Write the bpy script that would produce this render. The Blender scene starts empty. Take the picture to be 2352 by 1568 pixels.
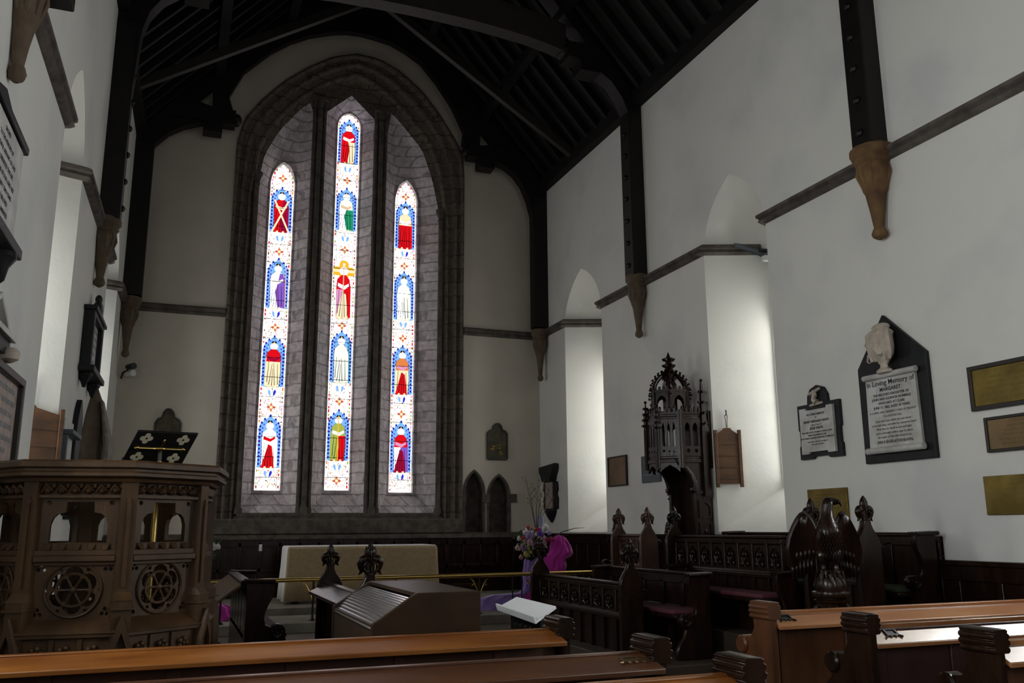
import bpy, bmesh, math, random
from mathutils import Vector, Matrix, geometry
PI = math.pi
random.seed(7)
sc = bpy.context.scene
COL = sc.collection

# ------------------------------------------------------------------ camera
F, YAW, PIT, ROL, CH = 2007.0, .36543, .2103, -.00596, 1.55
def cam_axes():
    cy, sy, cp, sp = math.cos(YAW), math.sin(YAW), math.cos(PIT), math.sin(PIT)
    fw = Vector((sy*cp, cy*cp, sp)); rt = Vector((cy, -sy, 0)); up = rt.cross(fw)
    c, s = math.cos(ROL), math.sin(ROL)
    return rt*c + up*s, up*c - rt*s, fw
RT, UP, FW = cam_axes()
cam = bpy.data.cameras.new('camera'); co = bpy.data.objects.new('camera', cam); COL.objects.link(co)
cam.sensor_width = 36; cam.lens = F/2352*36; cam.clip_start = .05
co.matrix_world = Matrix(((RT.x, UP.x, -FW.x, 0), (RT.y, UP.y, -FW.y, 0), (RT.z, UP.z, -FW.z, CH), (0, 0, 0, 1)))
sc.camera = co
def ray(x, y):
    v = RT*(x-1176) + UP*(784-y) + FW*F
    return v/v.y
def onY(x, y, Y):                     # the point of the wall or furniture plane at depth Y seen at photo x, y
    v = ray(x, y)*Y; return (v.x, v.z + CH)

# ------------------------------------------------------------------ geometry of the church
RX, EY, EAVE, RIDX, RSL = 7.63, 18.2, 9.45, 3.2, 1.15
def LX(Y): return -1.40 + .022*(Y-8)
LROT = math.atan2(1, .022)
def roof_z(x): return EAVE + RSL*(RX - x if x > RIDX else x + 1.17)
WY = -7.0

# ------------------------------------------------------------------ materials
MATS = {}
def mat(name, col, rough=.6, metal=0, noise=None, nscale=6, bump=0, bscale=40, emit=0, stretch=None, spec=.5, col2=None, cutoff=(.35, .65), coat=0):
    m = bpy.data.materials.new(name); m.use_nodes = True; MATS[name] = m
    nt = m.node_tree; b = nt.nodes['Principled BSDF']; L = nt.links
    c = (*col, 1)
    b.inputs['Base Color'].default_value = c; b.inputs['Roughness'].default_value = rough
    b.inputs['Metallic'].default_value = metal; b.inputs['Specular IOR Level'].default_value = spec
    if coat: b.inputs['Coat Weight'].default_value = coat; b.inputs['Coat Roughness'].default_value = .12; b.inputs['Coat IOR'].default_value = 1.9
    if emit:
        b.inputs['Emission Color'].default_value = c; b.inputs['Emission Strength'].default_value = emit
    if noise or bump:
        tc = nt.nodes.new('ShaderNodeTexCoord'); mp = nt.nodes.new('ShaderNodeMapping')
        L.new(tc.outputs['Object'], mp.inputs['Vector'])
        if stretch: mp.inputs['Scale'].default_value = stretch
    if noise:
        n = nt.nodes.new('ShaderNodeTexNoise'); n.inputs['Scale'].default_value = nscale; n.inputs['Detail'].default_value = 6
        L.new(mp.outputs[0], n.inputs['Vector'])
        r = nt.nodes.new('ShaderNodeValToRGB'); r.color_ramp.elements[0].position, r.color_ramp.elements[1].position = cutoff
        d = col2 or tuple(x*(1-noise) for x in col)
        r.color_ramp.elements[0].color = (*d, 1); r.color_ramp.elements[1].color = c
        L.new(n.outputs['Fac'], r.inputs[0]); L.new(r.outputs[0], b.inputs['Base Color'])
    if bump:
        n2 = nt.nodes.new('ShaderNodeTexNoise'); n2.inputs['Scale'].default_value = bscale; n2.inputs['Detail'].default_value = 4
        L.new(mp.outputs[0], n2.inputs['Vector'])
        bp = nt.nodes.new('ShaderNodeBump'); bp.inputs['Strength'].default_value = bump; bp.inputs['Distance'].default_value = .02
        L.new(n2.outputs['Fac'], bp.inputs['Height']); L.new(bp.outputs[0], b.inputs['Normal'])
    return m
def stone_mat(name, c1, c2, mort, bw=.5, bh=.26, rough=.9):
    m = mat(name, c1, rough); nt = m.node_tree; L = nt.links; b = nt.nodes['Principled BSDF']
    tc = nt.nodes.new('ShaderNodeTexCoord'); sx = nt.nodes.new('ShaderNodeSeparateXYZ'); L.new(tc.outputs['Object'], sx.inputs[0])
    ad = nt.nodes.new('ShaderNodeMath'); ad.operation = 'ADD'; L.new(sx.outputs[0], ad.inputs[0]); L.new(sx.outputs[1], ad.inputs[1])
    cb = nt.nodes.new('ShaderNodeCombineXYZ'); L.new(ad.outputs[0], cb.inputs[0]); L.new(sx.outputs[2], cb.inputs[1])
    nz = nt.nodes.new('ShaderNodeTexNoise'); nz.inputs['Scale'].default_value = 3; L.new(tc.outputs['Object'], nz.inputs['Vector'])
    mx = nt.nodes.new('ShaderNodeMixRGB'); mx.inputs[0].default_value = .06; L.new(cb.outputs[0], mx.inputs[1]); L.new(nz.outputs['Color'], mx.inputs[2])
    br = nt.nodes.new('ShaderNodeTexBrick'); L.new(mx.outputs[0], br.inputs['Vector'])
    br.inputs['Color1'].default_value = (*c1, 1); br.inputs['Color2'].default_value = (*c2, 1); br.inputs['Mortar'].default_value = (*mort, 1)
    br.inputs['Scale'].default_value = 1; br.inputs['Mortar Size'].default_value = .018; br.inputs['Mortar Smooth'].default_value = .6
    br.inputs['Brick Width'].default_value = bw; br.inputs['Row Height'].default_value = bh; br.inputs['Bias'].default_value = -.2
    n2 = nt.nodes.new('ShaderNodeTexNoise'); n2.inputs['Scale'].default_value = 9; n2.inputs['Detail'].default_value = 8; L.new(tc.outputs['Object'], n2.inputs['Vector'])
    mu = nt.nodes.new('ShaderNodeMixRGB'); mu.blend_type = 'OVERLAY'; mu.inputs[0].default_value = .75
    L.new(br.outputs[0], mu.inputs[1]); L.new(n2.outputs['Fac'], mu.inputs[2]); L.new(mu.outputs[0], b.inputs['Base Color'])
    bp = nt.nodes.new('ShaderNodeBump'); bp.inputs['Strength'].default_value = .7; bp.inputs['Distance'].default_value = .03
    sm = nt.nodes.new('ShaderNodeMath'); sm.operation = 'SUBTRACT'; L.new(n2.outputs['Fac'], sm.inputs[0]); L.new(br.outputs['Fac'], sm.inputs[1])
    L.new(sm.outputs[0], bp.inputs['Height']); L.new(bp.outputs[0], b.inputs['Normal'])
    return m
def emit_mat(name, col, s):
    m = bpy.data.materials.new(name); m.use_nodes = True; nt = m.node_tree; nt.nodes.clear(); MATS[name] = m
    e = nt.nodes.new('ShaderNodeEmission'); e.inputs[0].default_value = (*col, 1); e.inputs[1].default_value = s
    o = nt.nodes.new('ShaderNodeOutputMaterial'); nt.links.new(e.outputs[0], o.inputs[0]); return m
def tulle_mat(name, col, alpha):
    m = mat(name, col, .8); nt = m.node_tree; b = nt.nodes['Principled BSDF']
    b.inputs['Alpha'].default_value = alpha; b.inputs['Sheen Weight'].default_value = .6
    b.inputs['Transmission Weight'].default_value = 0
    return m

plaster = mat('plaster', (.76, .757, .715), .9, noise=.22, nscale=.8, bump=.12, bscale=14, col2=(.66, .665, .645), cutoff=(.34, .52))
plaster_e = mat('plaster_dimmed', (.59, .54, .465), .9, noise=.1, nscale=1.2, bump=.1, bscale=14)  # same paint as the side walls; the east wall's dimness is in this colour
stone = stone_mat('dressed_stone', (.125, .097, .078), (.15, .118, .095), (.085, .068, .055), .6, .3)
rubble = stone_mat('rubble_stone', (.56, .51, .53), (.68, .61, .61), (.40, .36, .365), .36, .215)  # pale violet-grey: spill and tint of the window light put into the stone
smooth_stone = mat('weathered_stone', (.115, .095, .078), .9, noise=.5, nscale=7, bump=.4, bscale=20)
corbel_w = mat('warm_corbel_stone', (.20, .115, .045), .85, noise=.5, nscale=4, bump=.5, bscale=22, col2=(.09, .045, .02))
corbel_m = mat('corbel_stone', (.135, .108, .072), .85, noise=.5, nscale=5, bump=.5, bscale=22, col2=(.10, .065, .04))
string_m = mat('string_stone', (.13, .11, .095), .85, noise=.5, nscale=6, bump=.5, bscale=25)
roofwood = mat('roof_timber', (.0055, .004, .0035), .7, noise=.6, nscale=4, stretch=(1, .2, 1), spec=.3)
lightwood = mat('lit_truss_timber', (.022, .017, .014), .6, noise=.4, nscale=6, bump=.3, bscale=30)  # paler copy of the truss timber, grazing light put into its colour
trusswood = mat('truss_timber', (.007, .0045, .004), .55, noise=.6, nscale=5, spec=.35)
dark = mat('dark_oak', (.022, .0095, .005), .24, spec=.3, noise=.6, nscale=9, bump=.08, bscale=40, stretch=(1, 1, .25))
darkgreen = mat('green_cushion', (.032, .048, .02), .95)
plum = mat('plum_cushion', (.10, .022, .034), .75)
oak = mat('dusty_oak', (.066, .034, .0135), .5, spec=.25, noise=.45, nscale=8, bump=.1, bscale=40, stretch=(1, 1, .25))
pine = mat('orange_pine', (.27, .10, .018), .33, noise=.45, nscale=5, stretch=(.25, 1.6, 1), col2=(.15, .045, .007))
pinedark = mat('stained_pine', (.10, .036, .016), .4, noise=.5, nscale=5, stretch=(.25, 1, 1))
pine_r = mat('pale_pine', (.36, .17, .07), .3, noise=.45, nscale=5, stretch=(.25, 1.6, 1), col2=(.26, .10, .035))
redwood = mat('reddish_oak', (.115, .042, .015), .36, noise=.45, nscale=7, stretch=(1, 1, .3))
hymnwood = mat('hymn_board_wood', (.12, .052, .018), .5, noise=.5, nscale=3, stretch=(1, 1, 3))
consolewood = mat('console_veneer', (.038, .019, .008), .4, spec=.22, noise=.4, nscale=6, stretch=(.5, 1, 1))
brass = mat('brass', (.62, .43, .13), .28, 1)
oldbrass = mat('aged_brass_plate', (.25, .18, .05), .35, .9, noise=.45, nscale=4)
bronze = mat('bronze_plate', (.22, .15, .08), .3, .85, noise=.3, nscale=4)
frameblack = mat('black_wood_frame', (.022, .017, .013), .45)
iron = mat('black_iron', (.015, .014, .014), .4, .3)
slate = mat('black_slate', (.013, .014, .016), .45, spec=.3, noise=.3, nscale=8)
greyslate = mat('blue_slate', (.07, .085, .10), .5)
marble = mat('white_marble', (.62, .62, .59), .45, noise=.3, nscale=5, col2=(.42, .41, .38))
cream_marble = mat('cream_marble', (.60, .52, .43), .55, noise=.3, nscale=9)
pinkstone = mat('pink_marble', (.42, .33, .29), .6, noise=.3, nscale=12)
ink = mat('ink_lettering', (.03, .03, .035), .8)
goldink = mat('engraved_lettering', (.20, .14, .045), .45, .7)
greyink = mat('pale_lettering', (.30, .34, .36), .7)
linen = mat('ivory_cloth', (.46, .345, .20), .9, noise=.15, nscale=20, bump=.15, bscale=60)
linen_w = mat('white_linen', (.80, .79, .78), .9)
paper = mat('white_card', (.82, .84, .86), .6)
floor_m = mat('floor_boards', (.075, .052, .034), .55, noise=.45, nscale=3)
step_m = mat('step_stone', (.24, .22, .18), .8, noise=.4, nscale=3)
carpet = mat('worn_matting', (.13, .10, .075), .95, noise=.3, nscale=20)
painted = mat('painted_panel', (.10, .085, .045), .6, noise=.7, nscale=7, col2=(.03, .025, .015))
glasslead = mat('lead_came', (.01, .01, .012), .6)
whiteplastic = mat('white_plastic', (.7, .7, .7), .5)
tulle_m = tulle_mat('magenta_tulle', (.72, .03, .52), .80)
tulle_p = tulle_mat('lilac_tulle', (.36, .22, .68), .72)
GW = 1.8
SG = {'white': emit_mat('glass_white', (1, .97, .95), GW), 'blue': emit_mat('glass_blue', (.03, .04, .75), 0.65), 'sky': emit_mat('glass_sky', (.22, .48, .95), 0.76),
      'red': emit_mat('glass_red', (.80, .006, .012), 0.68), 'crimson': emit_mat('glass_crimson', (.45, .005, .05), 0.58), 'gold': emit_mat('glass_gold', (.95, .50, .03), 0.72),
      'cream': emit_mat('glass_cream', (1, .82, .52), 0.76), 'green': emit_mat('glass_green', (.02, .34, .16), 0.65), 'lime': emit_mat('glass_lime', (.45, .52, .10), 0.65), 'pink': emit_mat('glass_pink', (.85, .35, .62), 0.68),
      'orange': emit_mat('glass_orange', (.85, .25, .07), 0.68), 'purple': emit_mat('glass_purple', (.28, .12, .62), 0.65), 'tan': emit_mat('glass_tan', (.80, .55, .38), 0.72), 'pale': emit_mat('glass_pale', (.86, .90, .80), 0.79), 'rust': emit_mat('glass_rust', (.45, .10, .06), 0.58), 'navy': emit_mat('glass_navy', (.015, .015, .42), .7), 'terra': emit_mat('glass_terracotta', (.75, .13, .05), .65), 'lead': glasslead}
day = emit_mat('daylight_glass', (1, .99, .94), 3.6)
day_c = emit_mat('daylight_glass_south', (.97, .99, 1.0), 19.0)
day_l = emit_mat('daylight_glass_north', (.97, .98, .95), 4.8)
day_w = emit_mat('daylight_glass_west', (.98, .98, 1.0), .9)

# ------------------------------------------------------------------ mesh builder
def inset(poly, d):
    n = len(poly); out = []
    A = sum(poly[i][0]*poly[(i+1) % n][1]-poly[(i+1) % n][0]*poly[i][1] for i in range(n))
    s = 1 if A > 0 else -1
    for i in range(n):
        p0, p1, p2 = Vector(poly[i-1]), Vector(poly[i]), Vector(poly[(i+1) % n])
        a, b = (p1-p0), (p2-p1)
        if a.length < 1e-9 or b.length < 1e-9: out.append(tuple(p1)); continue
        a.normalize(); b.normalize()
        na, nb = Vector((-a.y, a.x))*s, Vector((-b.y, b.x))*s
        m = na+nb
        k = max(.4, m.dot(na)) if m.length > .1 else 1
        out.append(tuple(p1 + m*(d/k) if m.length > .1 else p1+na*d))
    return out
def circ(cx, cy, r, n=16, a0=0): return [(cx+r*math.cos(a0+2*PI*i/n), cy+r*math.sin(a0+2*PI*i/n)) for i in range(n)]
def rect(x0, x1, y0, y1): return [(x0, y0), (x1, y0), (x1, y1), (x0, y1)]
def lancet(x0, x1, z0, zs, za, n=7, rnd=False):
    cx = (x0+x1)/2; w = (x1-x0)/2; h = za-zs
    pts = [(x0, z0), (x1, z0)]
    for i in range(n+1):
        d, z = arch_pt(i/n, w, h, rnd); pts.append((cx+d, zs+z))
    for i in range(n-1, -1, -1):
        d, z = arch_pt(i/n, w, h, rnd); pts.append((cx-d, zs+z))
    return pts
def arch_pt(t, w, h, rnd=False):      # half width and rise at parameter t of a pointed (or round) arch
    if rnd: return (w*math.cos(t*PI/2) if t < 1 else 0, h*math.sin(t*PI/2))
    th = t*PI/3; return (w*(2*math.cos(th)-1) if t < 1 else 0, h*math.sin(th)/math.sin(PI/3))
def arch_half(z, w, h, rnd=False):
    t = max(0, min(1, z/h))
    return w*math.sqrt(1-t*t) if rnd else w*(2*math.cos(math.asin(t*math.sin(PI/3)))-1)
def foil(cx, cy, r, lobe, k=6, n=8, a0=PI/2):
    pts = []
    for j in range(k):
        a = a0+2*PI*j/k; c = (cx+r*math.cos(a), cy+r*math.sin(a))
        for i in range(n):
            b = a - 2*PI*.31 + 2*PI*.62*i/(n-1)
            pts.append((c[0]+lobe*math.cos(b), c[1]+lobe*math.sin(b)))
    return pts
class MB:
    def __init__(s): s.v = []; s.f = []; s.mi = []; s.cur = 0; s.M = None
    def add(s, pts):
        i = len(s.v)
        for p in pts:
            p = Vector(p)
            s.v.append(tuple(s.M @ p) if s.M else tuple(p))
        return i
    def face(s, idx): s.f.append(tuple(idx)); s.mi.append(s.cur)
    def poly(s, pts): i = s.add(pts); s.face(range(i, i+len(pts))); return s
    def box(s, x0, x1, y0, y1, z0, z1):
        i = s.add([(x, y, z) for z in (z0, z1) for x, y in ((x0, y0), (x1, y0), (x1, y1), (x0, y1))])
        for q in ((0, 3, 2, 1), (4, 5, 6, 7), (0, 1, 5, 4), (1, 2, 6, 5), (2, 3, 7, 6), (3, 0, 4, 7)): s.face([i+k for k in q])
        return s
    def loft(s, loops, cap=True, closed=True):
        n = len(loops[0]); base = [s.add(l) for l in loops]
        for a, b in zip(base, base[1:]):
            for k in range(n if closed else n-1):
                k2 = (k+1) % n; s.face((a+k, a+k2, b+k2, b+k))
        if cap:
            s.face([base[0]+k for k in range(n)][::-1]); s.face([base[-1]+k for k in range(n)])
        return s
    def plate(s, outer, holes, a0, a1, ax='y', cham=0):
        def P(p, a): return (p[0], a, p[1]) if ax == 'y' else ((a, p[0], p[1]) if ax == 'x' else (p[0], p[1], a))
        loops = [outer]+list(holes)
        tri = geometry.tessellate_polygon([[Vector((p[0], p[1], 0)) for p in l] for l in loops])
        flat = [p for l in loops for p in l]
        i0 = s.add([P(p, a0) for p in flat]); i1 = s.add([P(p, a1) for p in flat])
        for t in tri:
            s.face([i0+k for k in t]); s.face([i1+k for k in t][::-1])
        o = 0
        for l in loops:
            n = len(l)
            for k in range(n): s.face((i0+o+k, i0+o+(k+1) % n, i1+o+(k+1) % n, i1+o+k))
            o += n
        return s
    def sheet(s, outer, holes, a, ax='y'):
        def P(p): return (p[0], a, p[1]) if ax == 'y' else ((a, p[0], p[1]) if ax == 'x' else (p[0], p[1], a))
        loops = [outer]+list(holes)
        tri = geometry.tessellate_polygon([[Vector((p[0], p[1], 0)) for p in l] for l in loops])
        i0 = s.add([P(p) for l in loops for p in l])
        for t in tri: s.face([i0+k for k in t])
        return s
    def pillow(s, outl, d, ins, ax='y', c=0):
        ii = inset(outl, ins)
        def P(l, a): return [(p[0], c+a, p[1]) if ax == 'y' else (c+a, p[0], p[1]) for p in l]
        tri = geometry.tessellate_polygon([[Vector((p[0], p[1], 0)) for p in outl]])
        n = len(outl); L = [s.add(P(ii, -d/2)), s.add(P(outl, -d/4)), s.add(P(outl, d/4)), s.add(P(ii, d/2))]
        for a, b in zip(L, L[1:]):
            for k in range(n): s.face((a+k, a+(k+1) % n, b+(k+1) % n, b+k))
        for t in tri: s.face([L[0]+k for k in t][::-1]); s.face([L[3]+k for k in t])
        return s
    def tube(s, pts, r, n=8, cap=True, flat=None):
        pts = [Vector(p) for p in pts]; m = len(pts)
        rr = [r]*m if not hasattr(r, '__len__') else r
        loops = []; u = None
        for i, p in enumerate(pts):
            t = (pts[min(i+1, m-1)]-pts[max(i-1, 0)]).normalized()
            if u is None:
                u = t.orthogonal().normalized() if flat is None else (Vector(flat) - t*t.dot(Vector(flat))).normalized()
            u = (u - t*u.dot(t)).normalized(); w = t.cross(u)
            loops.append([p + (u*math.cos(2*PI*k/n)+w*math.sin(2*PI*k/n))*rr[i] for k in range(n)])
        return s.loft(loops, cap)
    def stube(s, pts, r, n=10, sub=4):        # tube along a smooth curve through the points
        pts = [Vector(p) for p in pts]; P, Q = [], []
        for i in range(len(pts)-1):
            a, b, c, d = pts[max(i-1, 0)], pts[i], pts[i+1], pts[min(i+2, len(pts)-1)]
            for k in range(sub):
                t = k/sub; P.append(.5*((2*b)+(c-a)*t+(2*a-5*b+4*c-d)*t*t+(3*b-a-3*c+d)*t**3)); Q.append(r[i]+(r[i+1]-r[i])*t)
        return s.tube(P+[pts[-1]], Q+[r[-1]], n)
    def lathe(s, prof, n=16, c=(0, 0, 0), sx=1, sy=1, a0=0):
        loops = [[(c[0]+max(r, 1e-4)*sx*math.cos(a0+2*PI*k/n), c[1]+max(r, 1e-4)*sy*math.sin(a0+2*PI*k/n), c[2]+z) for k in range(n)] for r, z in prof]
        return s.loft(loops)
    def ell(s, c, r, n=10, m=6, M=None):
        if not hasattr(r, '__len__'): r = (r, r, r)
        loops = []
        for j in range(m+1):
            a = -PI/2+PI*j/m; q = max(math.cos(a), .02)
            L = [Vector((r[0]*q*math.cos(2*PI*k/n), r[1]*q*math.sin(2*PI*k/n), r[2]*math.sin(a))) for k in range(n)]
            loops.append([(M @ p if M else p)+Vector(c) for p in L])
        return s.loft(loops)
    def sweep(s, path, prof, z0=0):       # path of (x, y); prof of (outward, z); outward = left of the path
        n = len(path); loops = []
        for i, p in enumerate(path):
            p = Vector(p)
            a = (p-Vector(path[i-1])).normalized() if i else None
            b = (Vector(path[i+1])-p).normalized() if i < n-1 else None
            a = a or b; b = b or a
            na, nb = Vector((-a.y, a.x)), Vector((-b.y, b.x)); m = (na+nb); m = m/max(.3, m.dot(na))
            loops.append([(p.x+m.x*o, p.y+m.y*o, z0+z) for o, z in prof])
        return s.loft(loops)
W = {}
def place(o, loc, rot):
    o.location = loc; o.rotation_euler = (0, 0, rot); W[o.name] = Matrix.Translation(loc) @ Matrix.Rotation(rot, 4, 'Z')
def build(name, mb, mats, parent=None, bevel=0, smooth=38, world=False):
    me = bpy.data.meshes.new(name); me.from_pydata(mb.v, [], mb.f)
    if not isinstance(mats, (list, tuple)): mats = [mats]
    for m in mats: me.materials.append(m)
    me.polygons.foreach_set('material_index', mb.mi)
    bm = bmesh.new(); bm.from_mesh(me); bmesh.ops.recalc_face_normals(bm, faces=bm.faces); bm.to_mesh(me); bm.free()
    if world and parent:
        top = parent
        while top.parent: top = top.parent
        me.transform(W[top.name].inverted())
    if smooth:
        me.polygons.foreach_set('use_smooth', [True]*len(me.polygons)); me.set_sharp_from_angle(angle=math.radians(smooth))
    o = bpy.data.objects.new(name, me); COL.objects.link(o)
    if parent: o.parent = parent
    if bevel:
        b = o.modifiers.new('edge', 'BEVEL'); b.width = bevel; b.segments = 2; b.limit_method = 'ANGLE'; b.angle_limit = math.radians(40)
    return o
def tag(o, label, cat, group=None):
    o['label'] = label; o['category'] = cat
    if group: o['group'] = group
    return o
def thing(name, label, cat, loc, rot=0, group=None):
    o = bpy.data.objects.new(name, None); COL.objects.link(o); o.empty_display_size = .2
    place(o, loc, rot); return tag(o, label, cat, group)
def struct(name, mb, mats, parent=None, **k):
    o = build(name, mb, mats, parent, **k)
    if not parent: o['kind'] = 'structure'; W[o.name] = Matrix.Identity(4)
    return o
def text(body, size, M, parent, name='inscription', m=None, gap=1.25, ext=.0006, align='CENTER', bold=0):
    c = bpy.data.curves.new(name, 'FONT'); c.body = body; c.size = size; c.align_x = align; c.space_line = gap; c.extrude = ext; c.offset = bold; c.resolution_u = 2
    t = bpy.data.objects.new(name, c); COL.objects.link(t)
    bpy.context.view_layer.update()
    me = bpy.data.meshes.new_from_object(t.evaluated_get(bpy.context.evaluated_depsgraph_get()))
    bpy.data.objects.remove(t); me.transform(M); me.materials.clear(); me.materials.append(m or ink)
    o = bpy.data.objects.new(name, me); COL.objects.link(o); o.parent = parent; return o
def TM(x, y, z): return Matrix.Translation((x, y, z)) @ Matrix.Rotation(PI/2, 4, 'X')   # text standing up, facing -y
# ================================================================== setting
mb = MB(); mb.box(-3, 10, WY, 14.3, -.2, 0); struct('floor', mb, floor_m)
mb = MB(); mb.box(LX(14)-.1, RX+.1, 14.3, 15.65, -.2, .14); struct('trim_1', mb, step_m, bevel=.01)
mb = MB(); mb.box(LX(14)-.1, RX+.1, 15.65, EY+.1, -.2, .26); struct('trim_2', mb, step_m, bevel=.01)

# --- side walls with pointed window niches
NICHES = [(15.0, 16.75), (9.78, 11.36), (3.98, 5.42), (-1.4, .3)]
ND = 1.0
def niche_open(a, b): return lancet(a, b, 1.47, 5.75, 6.85)
def niche_glass(a, b): return lancet(a+.40, b-.40, 2.25, 4.45, 5.15)
def side_wall(name, xf, sgn, mats, wname, dm):
    mb = MB()
    outer = [(WY, -.1), (EY+.05, -.1), (EY+.05, EAVE+.1), (WY, EAVE+.1)]
    mb.sheet(outer, [niche_open(a, b) for a, b in NICHES], 0, 'x')
    for a, b in NICHES:
        o, g = niche_open(a, b), niche_glass(a, b)
        r = lancet(a+.36, b-.36, 2.12, 5.60, 6.62)
        mb.loft([[(0, p[0], p[1]) for p in o], [(sgn*ND*.92, p[0], p[1]) for p in r]], cap=False)
        mb.sheet(r, [g], sgn*ND*.92, 'x')
        mb.loft([[(sgn*ND*.92, q[0], q[1]) for q in g], [(sgn*ND, q[0], q[1]) for q in g]], cap=False)
    mb.v = [(xf(y)+x, y, z) for x, y, z in mb.v]
    w = struct(name, mb, mats, smooth=20)
    for i, (a, b) in enumerate(NICHES):
        g = MB(); g.poly([(xf(p[0])+sgn*(ND-.01), p[0], p[1]) for p in niche_glass(a, b)])
        o = struct('window_%d' % (wname+i), g, dm if i < 2 else day_c)
        fr = MB(); G = niche_glass(a, b)
        for z in [2.25+.5*k for k in range(1, 5)]: fr.box(xf(a)+sgn*(ND-.03)-.012, xf(a)+sgn*(ND-.03)+.012, a+.42, b-.42, z-.012, z+.012)
        fr.box(xf(a)+sgn*(ND-.03)-.012, xf(a)+sgn*(ND-.03)+.012, (a+b)/2-.012, (a+b)/2+.012, 2.25, 5.05)
        build('glazing_bars', fr, iron, o)
    return w
side_wall('wall_right', lambda y: RX, 1, plaster, 4, day)
side_wall('wall_left', LX, -1, plaster, 8, day_l)

# --- west wall behind the camera with its tall window
mb = MB()
gable = [(-2.2, -.1), (RX+.2, -.1), (RX+.2, EAVE), (RIDX, roof_z(RIDX)), (-2.2, EAVE)]
mb.sheet(gable, [lancet(1.4, 5.0, 2.6, 7.4, 9.6)], WY, 'y'); struct('wall_back', mb, plaster)
mb = MB(); mb.poly([(p[0], WY-.05, p[1]) for p in lancet(1.4, 5.0, 2.6, 7.4, 9.6)]); struct('window_12', mb, day_w)

# --- roof: dark boarding, rafters, purlins
mb = MB()
for s in (0, 1):
    xe = RX+.15 if s else -1.9
    mb.poly([(xe, WY, roof_z(RX)-.15*RSL if s else EAVE-.73*RSL+.0), (xe, EY+.1, roof_z(RX)-.15*RSL if s else EAVE-.73*RSL), (RIDX, EY+.1, roof_z(RIDX)), (RIDX, WY, roof_z(RIDX))])
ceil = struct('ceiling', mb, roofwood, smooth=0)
y = 4.1; k = 0
while y < 17.5:
    for s in (1, -1):
        xe = RX if s > 0 else -1.17
        r = MB(); d = .13
        r.loft([[(xe, y-.045, EAVE-.02), (xe, y+.045, EAVE-.02), (xe, y+.045, EAVE-.02-d*1.5), (xe, y-.045, EAVE-.02-d*1.5)],
                [(RIDX, y-.045, roof_z(RIDX)-.02), (RIDX, y+.045, roof_z(RIDX)-.02), (RIDX, y+.045, roof_z(RIDX)-.02-d*1.5), (RIDX, y-.045, roof_z(RIDX)-.02-d*1.5)]])
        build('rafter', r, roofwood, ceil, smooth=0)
    y += .44
for x in (6.1, 4.7, .3, 1.7):
    r = MB(); z = roof_z(x)-.3; r.box(x-.09, x+.09, 3, EY, z-.11, z+.11); build('purlin', r, roofwood, ceil, smooth=0)
for s in (1, -1):
    r = MB(); xe = RX-.06 if s > 0 else -1.2; r.box(xe-.12, xe+.12, WY, EY, EAVE-.24, EAVE+.05) if s > 0 else r.loft([[(LX(y)-.05, y, EAVE-.24), (LX(y)+.16, y, EAVE-.24), (LX(y)+.16, y, EAVE+.05), (LX(y)-.05, y, EAVE+.05)] for y in (WY, EY)])
    build('wall_plate', r, roofwood, ceil, smooth=0)

# --- east wall, great window recess
YW = EY
outer_pts = [(519, 394), (533, 328), (562, 275), (602, 231), (651, 190), (708, 157), (766, 133), (819, 126), (872, 139), (921, 169), (970, 214), (1010, 267), (1047, 328), (1061, 361), (1068, 410)]
inner_pts = [(598, 398), (608, 352), (643, 296), (692, 247), (749, 210), (819, 190), (872, 226), (921, 280), (970, 341), (994, 410), (1003, 455)]
OUT = [onY(x, y, YW) for x, y in outer_pts]; INN = [onY(x, y, YW+.25) for x, y in inner_pts]
xoL, xoR, xiL, xiR = .74, 5.78, 1.17, 5.33
OUT = [(.74, 1.46), (.74, 8.4)] + OUT[0:] + [(5.78, 8.4), (5.78, 1.46)]
OUT = [(max(.74, min(5.78, a)), b) for a, b in OUT]
INN = [(xiL, 1.83), (xiL, 8.6)] + INN + [(xiR, 8.4), (xiR, 1.83)]
INN = [(max(xiL, min(xiR, a)), b) for a, b in INN]
SED = [lancet(5.86, 6.27, 1.42, 2.30, 2.74), lancet(6.40, 6.86, 1.42, 2.22, 2.66)]
mb = MB()
eg = [(-1.5, -.1), (RX+.1, -.1), (RX+.1, EAVE), (RIDX, roof_z(RIDX)), (-1.5, EAVE)]
mb.sheet(eg, [OUT[::-1]]+SED, YW, 'y'); struct('wall_front', mb, plaster_e)
# moulded stone order round the recess: sweep stepped rings from outer to inner outline
def resample(l, n):
    d = [0]
    for a, b in zip(l, l[1:]): d.append(d[-1]+math.dist(a, b))
    out = []
    for i in range(n):
        t = d[-1]*i/(n-1); j = 0
        while j < len(d)-2 and d[j+1] < t: j += 1
        u = (t-d[j])/max(1e-9, d[j+1]-d[j]); out.append(tuple(p+(q-p)*u for p, q in zip(l[j], l[j+1])))
    return out
NR = 90
def split(l):       # straight jambs and arch matched separately so corners meet corners
    a = resample(l[:2], 20); b = resample(l[1:-1], 50); c = resample(l[-2:], 20); return a+b[1:-1]+c
O2, I2 = split(OUT), split(INN)
def ring(t, y): return [(o[0]+(i[0]-o[0])*t, y, o[1]+(i[1]-o[1])*t) for o, i in zip(O2, I2)]
mb = MB()
PRO = [(-.02, YW), (-.02, YW-.05), (.06, YW-.07), (.13, YW-.05), (.15, YW+.02), (.30, YW+.03), (.34, YW-.01), (.42, YW-.01), (.46, YW+.05), (.47, YW+.12), (.66, YW+.13), (.70, YW+.10), (.78, YW+.10), (.82, YW+.15), (.84, YW+.22), (1, YW+.25)]
mb.loft([ring(t, y) for t, y in PRO], cap=False)
arch = struct('trim_3', mb, stone, smooth=30)
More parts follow.
